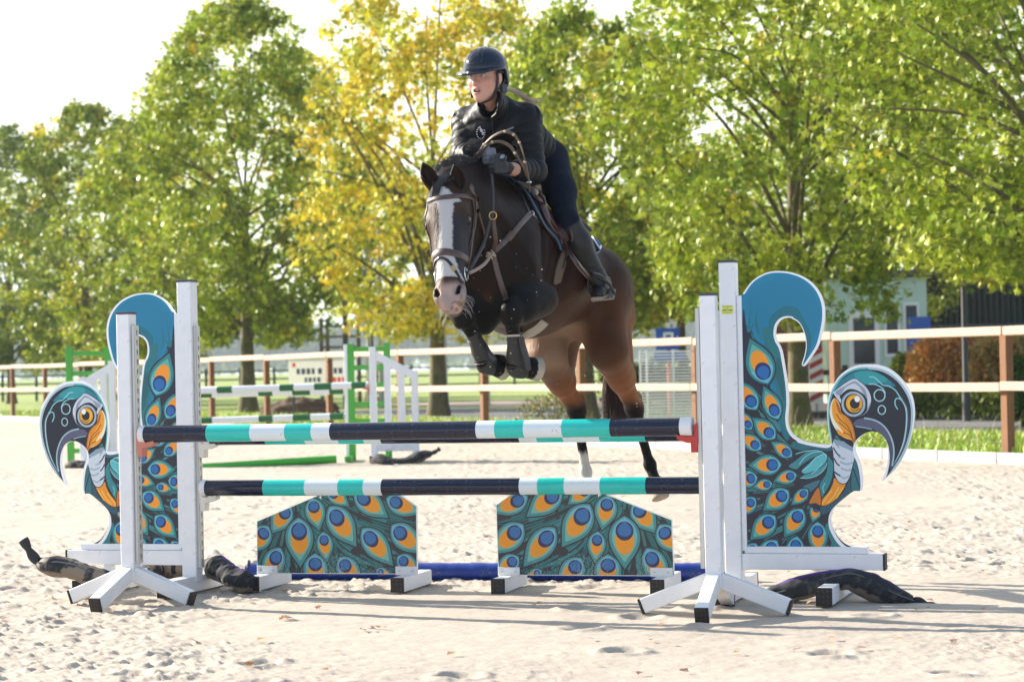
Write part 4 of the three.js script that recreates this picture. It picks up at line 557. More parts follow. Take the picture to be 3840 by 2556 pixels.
// ---- sand bags: long limp sacks
function sack(name, label, pts, r, mats, opt = {}) {
  const t = thing(name, label, 'sandbag', pts[0].clone().setY(0)), o = t.position, c = pts.map((p) => p.clone().sub(o)), gr = opt.grey;
  const g = rod(c, (u) => { const e = Math.min(1, Math.sqrt(Math.max(0, Math.sin(Math.PI * clamp(u * .94 + .03))) * 1.7)); return r * e * (1 + .10 * noise(u * 6, 3, pts.length) + .02 * noise(u * 22, 5, 1)) + .006; }, 28, 90), p = g.attributes.position, col = new Float32Array(p.count * 3);
  g.computeVertexNormals(); const nn = g.attributes.normal, curve = new THREE.CatmullRomCurve3(c, false, 'centripetal');
  for (let i = 0; i < p.count; i++) { const ring = Math.floor(i / 29), k = i % 29, cy = i < 91 * 29 ? curve.getPointAt(Math.min(1, ring / 90)).y : p.getY(i), w = .003 * noise(ring * .22, k * .5, 2) + .006 * noise(ring * .09, k * .3, 7); p.setXYZ(i, p.getX(i) + nn.getX(i) * w, Math.max(.004, cy + (p.getY(i) - cy) * .8 + nn.getY(i) * w), p.getZ(i) + nn.getZ(i) * w); const side = nn.getY(i) + .15 * noise(ring * .2, 4, 1), top = side > .80 && nn.getZ(i) < .25, d = sstep(.05, .4, fbm(ring * .35, k * .5, 3)) * (top ? 0 : .5); const b = top && opt.purple ? [.07, .025, .19] : side < -.45 || gr && nn.getZ(i) > .1 && noise(ring * .13, k * .3, 2) > .0 ? [.19, .155, .12] : [.016, .018, .022]; for (let q = 0; q < 3; q++) col[i * 3 + q] = lerp(b[q], [.2, .175, .145][q], d * .45); }
  g.setAttribute('color', new THREE.BufferAttribute(col, 3)); g.computeVertexNormals(); mesh('bag', g, mats, t);
  const e = c[c.length - 1], e2 = c[c.length - 2], d = e.clone().sub(e2).normalize();
  if (opt.tie) { const dk = (g) => { g.setAttribute('color', new THREE.BufferAttribute(new Float32Array(g.attributes.position.count * 3).fill(.03), 3)); return g; }; mesh('tie', dk(rod([e, e.clone().addScaledVector(d, .05).add(V(0, opt.tie * .3, 0)), e.clone().addScaledVector(d, .11).add(V(0, opt.tie, 0))], (u) => .018 + .012 * Math.abs(Math.sin(u * 5)), 10, 14, false, .45)), mats, t); mesh('seam', rod(c.map((q, i) => q.clone().add(V(0, r * .5 * Math.sin(Math.PI * (i + .4) / c.length), r * .85))), .004, 5, 30), std({ color: lin(.10, .10, .11), roughness: .8 }), t); }
  return t;
}
const bagM = std({ vertexColors: true, roughness: .85, bumpMap: texture(128, 128, (x, y) => { const v = 128 + 90 * tileNoise(x, y, 128, 7); return [v, v, v]; }, false, 4), bumpScale: .006 });
const lift = (x, y, h) => G(x, y).setY(h);
sack('sandbag', 'black sandbag bent over the outer foot of the right hand wing', [P(2872, 2234, 10.66), P(2954, 2218, 10.66), P(3052, 2196, 10.66), P(3130, 2178, 10.65), P(3190, 2172, 10.64), P(3240, 2186, 10.62), P(3300, 2214, 10.6), P(3360, 2238, 10.58), P(3420, 2252, 10.56)], .066, bagM, { purple: true, tie: -.012 });
sack('sandbag', 'grey stained black sandbag with a tied end draped over the left parrot foot', [P(448, 2200, 11.5), P(405, 2184, 11.5), P(350, 2162, 11.5), P(290, 2140, 11.52), P(230, 2126, 11.55), P(175, 2120, 11.58), P(148, 2112, 11.6)], .066, bagM, { grey: true, tie: .10 });
sack('sandbag', 'black and purple sandbag lying between the left wing post and the left feather panel', [P(775, 2112, 11.9), P(815, 2128, 11.85), P(862, 2156, 11.78), P(910, 2180, 11.72), P(955, 2192, 11.7)], .07, bagM, { purple: true, grey: false });
sack('sandbag', 'creased dark sandbag seen behind the left front standard under the wing', [lift(545, 2180, .05), lift(590, 2172, .062), lift(640, 2170, .06), lift(700, 2172, .06)], .062, bagM, { grey: true });

// ---------------------------------------------------------------- the green and white jump behind
{
  const Zl = 28.3, Zr = 27.6, at = (x, y, Z) => P(x, y, Z), w = .085;
  const post = (t, x, Z, top, m, nm = 'post', h0 = 0, tw = w) => { const p = P(x, 1700, Z).setY(0), h = P(x, top, Z).y; mesh(nm, metreUV(rbox(tw, h - h0, tw, .006).translate(p.x - t.position.x, (h + h0) / 2, p.z - t.position.z)), m, t); return p; };
  const railOf = (t, a, b, h, m, nm = 'rail', th = .045) => mesh(nm, metreUV(bar(a.clone().sub(t.position), b.clone().sub(t.position), th, h, .004)), m, t);
  for (const s of [0, 1]) {
    const Z = s ? Zr : Zl, g = thing('picket_wing', s ? 'white picket wing of the green jump with a black sandbag on its feet' : 'white picket wing of the green jump half hidden by the left parrot', 'jump wing', P(s ? 1404 : 424, 1700, Z).setY(0));
    const xs = s ? [1404, 1458, 1510, 1560] : [424, 392, 356, 312], tops = s ? [1300, 1350, 1385, 1388] : [1352, 1395, 1425, 1413];
    xs.forEach((x, i) => post(g, x, Z, tops[i], M.white, i === 0 || i === 3 ? 'post' : 'picket', i === 0 || i === 3 ? .02 : .16));
    railOf(g, P(xs[0], s ? 1330 : 1372, Z - .01), P(xs[3], s ? 1412 : 1438, Z - .01), .10, M.white); railOf(g, P(xs[0], s ? 1678 : 1690, Z), P(xs[3], s ? 1674 : 1700, Z), .10, M.white);
    for (const x of [xs[0], xs[3]]) { const q = P(x, 1700, Z).setY(0).sub(g.position); mesh('foot', rbox(.09, .09, .6, .006).translate(q.x, .05, q.z), M.white, g); mesh('foot_cap', rbox(.094, .094, .012).translate(q.x, .05, q.z + .306), M.black, g); }
    const c = mesh('pole_cup', cup(s ? -1 : 1), faderM, g), cp = P(s ? 1386 : 440, s ? 1452 : 1470, Z).sub(g.position); c.position.copy(cp);
    const Zb = Z + .55, f = thing('ladder_standard', s ? 'green ladder shaped jump frame with a white post behind the right picket wing' : 'green ladder shaped jump frame behind the left parrot head', 'jump standard', P(s ? 1318 : 256, 1700, Zb).setY(0));
    const x0 = s ? 1322 : 264, x1 = s ? 1458 : 410; post(f, x0, Zb, s ? 1288 : 1300, M.green); post(f, x1, Zb, s ? 1284 : 1298, M.green); if (s) { post(f, 1305, Zb, 1291, M.white, 'track_post', 0, .06); mesh('foot', rbox(.09, .07, .7).translate(-.02, .04, 0), M.green, f); mesh('foot', rbox(.09, .07, .7).translate(.44, .04, 0), M.green, f); }
    for (const y of s ? [1309, 1378, 1443, 1515, 1578] : [1325, 1400, 1472, 1590, 1690]) railOf(f, P(x0, y, Zb), P(x1, y - 1, Zb), .062, M.green, 'rail', .05);
  }
  pole('front top pole of the green jump with long white and short green bands', P(446, 1474, Zl), P(1378, 1443, Zr), .044, ['p', 815, 'g', 872, 'p', 1050, 'g', 1103, 'p', 1180, 'g', 1245, 'p', 1320, 'g', 1374, 'c', 9999]);
  pole('rear top pole of the green jump showing just below the front one', P(420, 1489, Zl + .55), P(1296, 1464, Zr + .55), .044, ['g', 797, 'p', 971, 'g', 1024, 'p', 1098, 'g', 1165, 'p', 1237, 'g', 1290, 'c', 9999]);
  pole('lower pole of the green jump with green and white bands', P(420, 1588, Zl + .55), P(1293, 1560, Zr + .55), .044, ['p', 745, 'g', 798, 'p', 972, 'g', 1025, 'p', 1100, 'g', 1166, 'p', 1239, 'g', 1292, 'c', 9999]);
  pole('plain bright green ground pole lying on the sand under the green jump', P(540, 1766, 27.2), P(1261, 1731, 27.5).setY(.06), .05, ['l', 9999]);
  sack('sandbag', 'black sandbag over the feet of the distant white picket wing', [P(1395, 1738, 27.3), P(1420, 1722, 27.2), P(1455, 1735, 27.1), P(1500, 1738, 27.1), P(1540, 1728, 27.1), P(1580, 1708, 27.1), P(1618, 1700, 27.1)], .085, bagM, { tie: .04 });
  sack('sandbag', 'dark sandbag seen through the beak of the left parrot on a white foot', [P(248, 1755, 27.9), P(275, 1742, 27.8), P(305, 1745, 27.8), P(330, 1760, 27.7)], .07, bagM, { grey: true });
}
// ---------------------------------------------------------------- bodies: smooth joined capsules, meshed on a grid
const smin = (a, b, k) => { const h = Math.max(k - Math.abs(a - b), 0) / k; return Math.min(a, b) - h * h * k * .25; };
class Body {
  constructor() { this.p = []; }
  add(f, c, R, k, op = 0) { this.p.push({ f, x: c.x, y: c.y, z: c.z, R, k, op }); return this; }
  // tapered capsule; sx squeezes it sideways about its own middle
  cone(a, ra, b, rb, k = .05, sx = 1, op = 0) {
    const dx = b.x - a.x, dy = b.y - a.y, dz = b.z - a.z, l2 = dx * dx + dy * dy + dz * dz || 1e-9, q = Math.max(1, sx), m = Math.min(1, sx);
    const f = (x, y, z) => { const cx = a.x; let px = x - a.x, py = y - a.y, pz = z - a.z, t = clamp((px * dx + py * dy + pz * dz) / l2); const r = ra + (rb - ra) * t; const ex = (px - dx * t) / sx, ey = py - dy * t, ez = pz - dz * t; return (Math.sqrt(ex * ex + ey * ey + ez * ez) - r) * m; };
    return this.add(f, a.clone().add(b).multiplyScalar(.5), Math.sqrt(l2) / 2 + Math.max(ra, rb) * q, k, op);
  }
  ell(c, r, k = .04, basis = null, op = 0) { // r along the axes of basis
    const B = basis ?? [V(1, 0, 0), V(0, 1, 0), V(0, 0, 1)];
    const f = (x, y, z) => { x -= c.x; y -= c.y; z -= c.z; const u = x * B[0].x + y * B[0].y + z * B[0].z, v = x * B[1].x + y * B[1].y + z * B[1].z, w = x * B[2].x + y * B[2].y + z * B[2].z; const k0 = Math.hypot(u / r.x, v / r.y, w / r.z), k1 = Math.hypot(u / (r.x * r.x), v / (r.y * r.y), w / (r.z * r.z)); return k1 < 1e-9 ? -Math.min(r.x, r.y, r.z) : k0 * (k0 - 1) / k1; };
    return this.add(f, c, Math.max(r.x, r.y, r.z), k, op);
  }
  chain(pts, k = .05, sx = 1) { for (let i = 0; i + 1 < pts.length; i++) this.cone(pts[i][0], pts[i][1], pts[i + 1][0], pts[i + 1][1], k, sx); return this; }
  at(x, y, z, list = this.p) { let d = 1e3; for (const q of list) { const bx = x - q.x, by = y - q.y, bz = z - q.z, w = q.op ? q.R + q.k + .01 : q.R + (Math.max(d, 0) + q.k) * 1.7 + .01; if (d < 900 && bx * bx + by * by + bz * bz > w * w) continue; const e = q.f(x, y, z); if (q.op) { const k = q.k, a = -e, h = Math.max(k - Math.abs(d - a), 0) / k; d = Math.max(d, a) + h * h * k * .25; } else d = smin(d, e, q.k); } return d; }
  mesh(cell, warp = null) {
    const lo = V(1e3, 1e3, 1e3), hi = V(-1e3, -1e3, -1e3); for (const q of this.p) if (!q.op) for (const c of ['x', 'y', 'z']) { lo[c] = Math.min(lo[c], q[c] - q.R - .03); hi[c] = Math.max(hi[c], q[c] + q.R + .03); }
    const B = 8, n = ['x', 'y', 'z'].map((c) => Math.ceil((hi[c] - lo[c]) / cell / B) * B + 1), [nx, ny, nz] = n, sxy = nx * ny, D = new Float32Array(nx * ny * nz).fill(1), act = [], hd = B * cell * .87, mg = .07;
    for (let k = 0; k < nz - 1; k += B) for (let j = 0; j < ny - 1; j += B) for (let i = 0; i < nx - 1; i += B) {
      const cx = lo.x + (i + B / 2) * cell, cy = lo.y + (j + B / 2) * cell, cz = lo.z + (k + B / 2) * cell, near = this.p.filter((q) => Math.hypot(cx - q.x, cy - q.y, cz - q.z) - q.R < hd + mg);
      if (!near.some((q) => !q.op)) continue; const d0 = this.at(cx, cy, cz, near); const inside = d0 < -hd * 1.6 && !near.some((q) => q.op); if (d0 > hd * 2.2 + .03) continue;
      for (let c = k; c <= k + B; c++) for (let b = j; b <= j + B; b++) for (let a = i; a <= i + B; a++) { const x = lo.x + a * cell, y = lo.y + b * cell, z = lo.z + c * cell; D[a + b * nx + c * sxy] = inside ? -1 : this.at(x, y, z, near) + (warp ? warp(x, y, z) : 0); }
      if (!inside) act.push([i, j, k]);
    }
    const id = new Int32Array(D.length).fill(-1), pos = [], cells = [];
    const E = [[0, 1], [0, 2], [0, 4], [1, 3], [1, 5], [2, 3], [2, 6], [3, 7], [4, 5], [4, 6], [5, 7], [6, 7]], v = new Float32Array(8);
    for (const [i0, j0, k0] of act) for (let k = k0; k < k0 + B; k++) for (let j = j0; j < j0 + B; j++) for (let i = i0; i < i0 + B; i++) {
      const o = i + j * nx + k * sxy; if (id[o] >= 0) continue; let m = 0; for (let c = 0; c < 8; c++) { v[c] = D[o + (c & 1) + (c >> 1 & 1) * nx + (c >> 2) * sxy]; if (v[c] < 0) m |= 1 << c; }
      if (m === 0 || m === 255) continue; let x = 0, y = 0, z = 0, s = 0; for (const [a, b] of E) if ((v[a] < 0) !== (v[b] < 0)) { const t = v[a] / (v[a] - v[b]); x += (a & 1) + ((b & 1) - (a & 1)) * t; y += (a >> 1 & 1) + ((b >> 1 & 1) - (a >> 1 & 1)) * t; z += (a >> 2) + ((b >> 2) - (a >> 2)) * t; s++; }
      id[o] = pos.length / 3; pos.push(lo.x + (i + x / s) * cell, lo.y + (j + y / s) * cell, lo.z + (k + z / s) * cell); cells.push(i, j, k);
    }
    const idx = [];
    for (let q = 0; q < cells.length; q += 3) { const i = cells[q], j = cells[q + 1], k = cells[q + 2], o = i + j * nx + k * sxy, quad = (a, b, c, d, f) => { if (a < 0 || b < 0 || c < 0 || d < 0) return; f ? idx.push(a, b, c, a, c, d) : idx.push(a, c, b, a, d, c); };
      if (j && k) { const s = D[o] < 0, e = D[o + 1] < 0; if (s !== e) quad(id[o], id[o - nx], id[o - nx - sxy], id[o - sxy], s ? 0 : 1) ; }
      if (i && k) { const s = D[o] < 0, e = D[o + nx] < 0; if (s !== e) quad(id[o], id[o - sxy], id[o - sxy - 1], id[o - 1], s ? 0 : 1); }
      if (i && j) { const s = D[o] < 0, e = D[o + sxy] < 0; if (s !== e) quad(id[o], id[o - 1], id[o - 1 - nx], id[o - nx], s ? 0 : 1); } }
    const g = new THREE.BufferGeometry(); g.setAttribute('position', new THREE.Float32BufferAttribute(pos, 3)); g.setIndex(idx); g.computeVertexNormals();
    { // faces wound so that normals look outward
      const p = g.attributes.position, nn = g.attributes.normal; let s = 0; for (let i = 0; i < p.count; i += 97) { const e = .004; s += Math.sign(this.at(p.getX(i) + nn.getX(i) * e, p.getY(i) + nn.getY(i) * e, p.getZ(i) + nn.getZ(i) * e) - this.at(p.getX(i), p.getY(i), p.getZ(i))); } if (s < 0) { for (let i = 0; i < idx.length; i += 3) { const t = idx[i]; idx[i] = idx[i + 1]; idx[i + 1] = t; } g.setIndex(idx); g.computeVertexNormals(); } }
    const uv = new Float32Array(pos.length / 3 * 2); for (let i = 0; i < pos.length / 3; i++) { uv[i * 2] = pos[i * 3] + pos[i * 3 + 2] * .7; uv[i * 2 + 1] = pos[i * 3 + 1] + pos[i * 3 + 2] * .3; } g.setAttribute('uv', new THREE.BufferAttribute(uv, 2)); return g;
  }
  // nearest point of the skin from p, moved outward by off, with the way the skin faces
  skin(p, off = 0) { const q = p.clone(), n = V(), e = .004; for (let i = 0; i < 7; i++) { const d = this.at(q.x, q.y, q.z); n.set(this.at(q.x + e, q.y, q.z) - this.at(q.x - e, q.y, q.z), this.at(q.x, q.y + e, q.z) - this.at(q.x, q.y - e, q.z), this.at(q.x, q.y, q.z + e) - this.at(q.x, q.y, q.z - e)).normalize(); q.addScaledVector(n, -d * .9); } return { p: q.addScaledVector(n, off), n }; }
}
function paint(g, f) { const p = g.attributes.position, n = g.attributes.normal, c = new Float32Array(p.count * 3), v = V(), m = V(); for (let i = 0; i < p.count; i++) { v.fromBufferAttribute(p, i); m.fromBufferAttribute(n, i); const r = f(v, m); c[i * 3] = r[0]; c[i * 3 + 1] = r[1]; c[i * 3 + 2] = r[2]; } g.setAttribute('color', new THREE.BufferAttribute(c, 3)); return g; }
const mix3 = (a, b, t) => [lerp(a[0], b[0], t), lerp(a[1], b[1], t), lerp(a[2], b[2], t)];

// ---------------------------------------------------------------- the horse in its own frame: x its left, y up, z forward
const HY = -21 * Math.PI / 180, HL3 = .05, hLeft = V(Math.cos(HY), 0, -Math.sin(HY)), hFwd = V(Math.sin(HY), 0, Math.cos(HY));
const hBase = V(.05, 0, -11.1).addScaledVector(hLeft, Math.sin(HL3) * 1.3);
const hFrame = new THREE.Object3D(); hFrame.position.copy(hBase); hFrame.rotation.set(0, HY, HL3, 'YXZ'); hFrame.updateMatrixWorld(true);
const ride = (name, label, cat) => { const t = thing(name, label, cat, hBase); t.rotation.copy(hFrame.rotation); return t; };
const toH = (p) => hFrame.worldToLocal(p.clone());
const hx = (x, y, Z) => toH(P(x, y, Z)); // measured point at a distance from the camera
const camH = toH(camera.position);
const ha = (x, y, a) => { const p = hx(x, y, 11), d = p.sub(camH); return camH.clone().addScaledVector(d, (a - camH.z) / d.z); }; // at a place along the horse
const mir = (v) => V(-v.x, v.y, v.z);
// ---- skeleton
const HS = {
  poll: hx(1674, 688, 10.33), mz: hx(1688, 1160, 10.06),
  elbL: ha(2042, 1124, .36), knL: ha(1917, 1168, .63), feL: ha(1936, 1372, .53), hoL: ha(2022, 1384, .42),
  elbR: V(-.09, 1.50, .38), knR: ha(1738, 1178, .66), feR: ha(1818, 1356, .55), hoR: ha(1896, 1380, .44),
  stL: ha(2282, 1310, -.62), hkL: ha(2378, 1528, -1.08), hfL: ha(2438, 1742, -1.15), hhL: ha(2480, 1872, -1.10),
  stR: ha(2048, 1335, -.56), hkR: ha(2162, 1532, -1.02), hfR: ha(2197, 1770, -1.04), hhR: ha(2206, 1856, -.98),
};
const headY = HS.mz.clone().sub(HS.poll).normalize(); // down the face
const headX = (() => { const w = V(Math.cos(-.245), 0, Math.sin(.245)).transformDirection(hFrame.matrixWorld.clone().invert()); return w.addScaledVector(headY, -w.dot(headY)).normalize(); })();
const headZ = headX.clone().cross(headY).negate(); if (headZ.z < 0) headZ.negate();
const hd = (x, y, z) => HS.poll.clone().addScaledVector(headX, x).addScaledVector(headY, y).addScaledVector(headZ, z), HB = [headX, headY, headZ];
const inHead = (p) => { const d = p.clone().sub(HS.poll); return [d.dot(headX), d.dot(headY), d.dot(headZ)]; };
const HL = HS.mz.distanceTo(HS.poll);
const horse = new Body();
{
  const b = horse, v3 = V;
  // trunk
  b.cone(v3(0, 1.73, .34), .325, v3(0, 1.67, -.10), .312, .08, .78); b.cone(v3(0, 1.67, -.10), .312, v3(0, 1.645, -.50), .245, .08, 1.0); b.cone(v3(0, 1.645, -.50), .24, v3(0, 1.58, -.82), .225, .10, 1.15);
  b.ell(v3(0, 1.97, .10), v3(.075, .15, .30), .12); b.ell(v3(0, 1.655, -.18), v3(.325, .275, .42), .1);
  for (const s of [-1, 1]) {
    { const q = s < 0 ? .115 : .145; b.cone(v3(s * .10, 1.92, .16), .12, v3(s * q, 1.64, .44), .115, .10); b.ell(v3(s * .09, 1.56, .49), v3(.10, .15, .11), .07); b.cone(v3(s * q, 1.62, .42), .105, v3(s * q, 1.50, .34), .078, .10); }
    b.cone(v3(s * .14, 1.585, -.74), .215, v3(s * .13, 1.46, -1.04), .145, .10); b.ell(v3(s * .13, 1.70, -.66), v3(.13, .12, .2), .09);
  }
  b.ell(v3(0, 1.42, .50), v3(.06, .075, .07), .06);
  // neck
  b.cone(v3(0, 1.80, .40), .275, v3(0, 1.935, .60), .20, .10, .62); b.cone(v3(0, 1.935, .60), .20, v3(0, 1.965, .775).lerp(HS.poll, .25), .145, .07, .66); b.cone(v3(0, 2.03, .2), .09, v3(0, 2.10, .50), .075, .08, .6); b.cone(v3(0, 2.10, .50), .075, HS.poll.clone().add(v3(0, -.02, -.05)), .07, .07, .75);
  // head
  b.ell(hd(0, .10, -.045), v3(.085, .13, .105), .05, HB); b.cone(hd(0, .15, -.004), .084, hd(0, HL * .80, -.010), .064, .035); b.ell(hd(0, .19, -.005), v3(.088, .09, .06), .04, HB);
  for (const s of [-1, 1]) {
    b.ell(hd(s * .086, .198, -.018), v3(.026, .045, .045), .03, HB); b.ell(hd(s * .052, .265, -.115), v3(.042, .145, .105), .04, HB); b.cone(hd(s * .06, .24, -.03), .022, hd(s * .055, .40, -.035), .016, .03);
    b.ell(hd(s * .040, HL * .895, .014), v3(.034, .046, .034), .022, HB);
  }
  b.cone(hd(0, .30, -.10), .062, hd(0, HL * .86, -.055), .05, .04); b.ell(hd(0, HL * .885, -.02), v3(.066, .075, .062), .035, HB); b.ell(hd(0, HL * .955, -.022), v3(.052, .032, .045), .022, HB); b.ell(hd(0, HL * .965, -.07), v3(.04, .028, .035), .018, HB);
  for (const s of [-1, 1]) { { const ca = Math.cos(.45), sa = Math.sin(.45) * s, X2 = headX.clone().multiplyScalar(ca).addScaledVector(headY, sa), Y2 = headY.clone().multiplyScalar(ca).addScaledVector(headX, -sa); b.ell(hd(s * .047, HL * .885, .043), v3(.0095, .024, .02), .008, [X2, Y2, headZ], 1); b.ell(hd(s * .052, HL * .905, .036), v3(.010, .012, .02), .008, [X2, Y2, headZ], 1); } b.ell(hd(s * .104, .207, -.004), v3(.012, .021, .022), .012, HB, 1); }
  // ears: leaf shaped shells that open forward
  for (const [bx, by, tx, ty, w] of [[1733, 712, 1700, 612, .036], [1627, 700, 1584, 608, .036]]) {
    const p = hx(bx, by, 10.27), t = hx(tx, ty, 10.27), d = t.clone().sub(p), L = d.length(), up = d.normalize(), f = hx(bx - 60, by + 6, 9.6).sub(hx(bx, by, 10.27)).normalize(); f.addScaledVector(up, -f.dot(up)).normalize(); const sd = up.clone().cross(f), BB = [sd, up, f];
    b.ell(p.clone().addScaledVector(up, L * .36), v3(w * 1.05, L * .50, w * .75), .018, BB); b.cone(p.clone().addScaledVector(up, L * .5), w * .86, p.clone().addScaledVector(up, L * 1.02), .004, .02); b.ell(p.clone().addScaledVector(up, L * .46).addScaledVector(f, w * .62), v3(w * .70, L * .46, w * .85), .006, BB, 1);
  }
  // forelegs
  const fore = (el, kn, fe, ho) => {
    b.cone(el, .052, kn.clone().lerp(el, .2), .058, .10); b.cone(el.clone().lerp(kn, .1).add(v3(0, .008, .0)), .060, el.clone().lerp(kn, .62).add(v3(0, .008, 0)), .066, .09); b.ell(kn.clone().add(v3(0, .004, .008)), v3(.056, .064, .054), .03); b.ell(kn.clone().add(v3(0, -.045, .0)), v3(.048, .03, .046), .02); b.cone(kn.clone().lerp(fe, .06), .043, kn.clone().lerp(fe, .34), .029, .02); b.ell(kn.clone().add(v3(0, .01, -.05)), v3(.03, .04, .03), .025); b.cone(kn.clone().lerp(fe, .3), .029, fe, .033, .02);
    b.ell(fe, v3(.042, .044, .044), .02); const q = fe.clone().lerp(ho, .46); b.cone(fe, .040, q, .049, .02); hoof(q, ho, .052, .066);
  };
  function hoof(p, q, r0, r1) { const d = q.clone().sub(p), L = d.length(); d.normalize(); const f = (x, y, z) => { const X = x - p.x, Y = y - p.y, Z = z - p.z, t = X * d.x + Y * d.y + Z * d.z, u = clamp(t / L), r = lerp(r0, r1, u), e = Math.sqrt(Math.max(0, X * X + Y * Y + Z * Z - t * t)) - r; return Math.max(e, t - L, -t - .005) + .002; }; b.add(f, p.clone().lerp(q, .5), L * .5 + r1, .012); }
  fore(HS.elbL, HS.knL, HS.feL, HS.hoL); fore(HS.elbR, HS.knR, HS.feR, HS.hoR);
  const hind = (s, st, hk, fe, ho) => {
    const hip = v3(s * .15, 1.58, -.74);
    b.cone(hip, .20, st, .105, .09); b.cone(v3(s * .14, 1.46, -1.0), .13, st.clone().lerp(hk, .45).add(v3(0, .02, -.05)), .062, .07); b.cone(st, .105, st.clone().lerp(hk, .5), .068, .05); b.cone(st.clone().lerp(hk, .4), .066, hk, .044, .04);
    b.ell(hk, v3(.043, .06, .055), .03); const pt = hk.clone().add(v3(0, .055, -.06)); b.cone(hk, .04, pt, .026, .03); b.cone(pt, .022, st.clone().lerp(hk, .55).add(v3(0, 0, -.055)), .02, .03);
    b.cone(hk, .042, hk.clone().lerp(fe, .35), .03, .03); b.cone(hk.clone().lerp(fe, .3), .0295, fe, .029, .02); b.ell(fe, v3(.037, .042, .042), .02); b.ell(fe.clone().add(v3(0, -.01, -.03)), v3(.022, .03, .025), .02); const q = fe.clone().lerp(ho, .42); b.cone(fe, .031, q, .031, .015); hoof(q, ho, .04, .056);
  };
  hind(1, HS.stL, HS.hkL, HS.hfL, HS.hhL); hind(-1, HS.stR, HS.hkR, HS.hfR, HS.hhR);
}
const BLAZE = [[.055, .0, .004], [.075, -.030, .026], [.10, -.040, .050], [.125, -.040, .082], [.145, -.030, .050], [.20, -.022, .042], [.28, -.022, .040], [.36, -.034, .034], [.42, -.044, .042], [.48, -.052, .055], [.52, -.06, .07]];
const horseCol = (p) => {
  const blk = [.0085, .0075, .0075], dkb = [.0165, .0085, .0054], brn = [.066, .028, .0145], red = [.22, .078, .026], bounceTan = [.25, .15, .093];
  const nz = fbm(p.x * 5, p.y * 5, p.z * 5, 3);
  let c = mix3(dkb, [.036, .016, .0085], .75 * sstep(-.15, .45, fbm(p.x * 3.1, p.y * 3.1 + 4, p.z * 3.1, 3))); const [x, y, z] = inHead(p);
  if (y > -.04 && y < HL + .06 && Math.abs(x) < .16 && z > -.26 && p.z > .72) { // head
    c = mix3(dkb, [.050, .030, .021], sstep(.02, .14, y + nz * .06)); if (z < -.1) c = mix3(c, dkb, .6);
    for (let i = 0; i + 1 < BLAZE.length; i++) if (y >= BLAZE[i][0] && y < BLAZE[i + 1][0]) { const t = (y - BLAZE[i][0]) / (BLAZE[i + 1][0] - BLAZE[i][0]), l = lerp(BLAZE[i][1], BLAZE[i + 1][1], t), r = lerp(BLAZE[i][2], BLAZE[i + 1][2], t), e = .004 * noise(x * 60, y * 240, 3); const m = sstep(-.004, .004, Math.min(x - l, r - x) + e) * (z > -.06 ? 1 : 0); c = mix3(c, [.47, .44, .42], m); const gr = sstep(-.016, -.002, x - l) * (1 - m) * (z > -.04 ? 1 : 0); c = mix3(c, [.03, .03, .036], gr * .8 * (y > .2 ? 1 : 0)); }
    const pk = sstep(HL * .80, HL * .875, y + nz * .03) * sstep(-.075, -.045, z); c = mix3(c, mix3(mix3([.42, .29, .24], [.20, .145, .12], sstep(.035, .065, Math.abs(x - .004))), [.30, .235, .22], sstep(-.1, .4, fbm(p.x * 28, p.y * 18, p.z * 28, 3))), pk); if (y > HL * .965 && noise(p.x * 70, p.y * 70, p.z * 70) > .15) c = mix3(c, [.08, .06, .05], .6);
    for (const s of [-1, 1]) { const d = Math.hypot((x - s * (.0475 + (.045 - y + HL * .845) * .25)) / .0105, (y - HL * .888) / .023); if (z > -.0 && d < 1.35) c = mix3(c, [.012, .01, .01], sstep(1.35, 1.0, d)); }
    return c;
  }
  // coat of the trunk: dark brown, redder to the belly, flank and thighs; hind red has sunlight mixed in
  const hindT = sstep(-.45, -.85, p.z), low = sstep(1.75, 1.32, p.y);
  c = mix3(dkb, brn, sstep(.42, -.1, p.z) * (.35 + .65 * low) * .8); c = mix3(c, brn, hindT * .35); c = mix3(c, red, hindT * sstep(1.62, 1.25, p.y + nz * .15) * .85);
  c = mix3(c, [.075, .034, .016], .8 * sstep(.40, .50, p.z) * sstep(1.56, 1.45, p.y + nz * .1) * sstep(1.30, 1.36, p.y) * sstep(.13, .06, Math.abs(p.x)));
  c = mix3(c, bounceTan, .92 * sstep(-.30, -.46, p.z) * sstep(1.45, 1.37, p.y + nz * .04) * sstep(1.08, 1.22, p.y + nz * .05) * sstep(.21, .09, p.x) * sstep(-.27, -.17, p.x));  // light bounced up from the sand, painted tan on the inner thighs
  if (p.z < -.62) { const s = Math.abs(p.x - HS.hkL.x) < Math.abs(p.x - HS.hkR.x) ? 1 : -1, hk = s > 0 ? HS.hkL : HS.hkR; c = mix3(c, blk, sstep(hk.y + .06, hk.y - .03, p.y + nz * .06)); if (s < 0) c = mix3(c, [.55, .50, .44], sstep(.715, .675, p.y + .02 * noise(p.x * 60, p.z * 60))); if (p.y < HS.hhL.y + .055 && s > 0) c = [.34, .28, .22]; }
  // forelegs from above the knee down
  const kn = [[HS.elbL, HS.knL, HS.feL, HS.hoL], [HS.elbR, HS.knR, HS.feR, HS.hoR]];
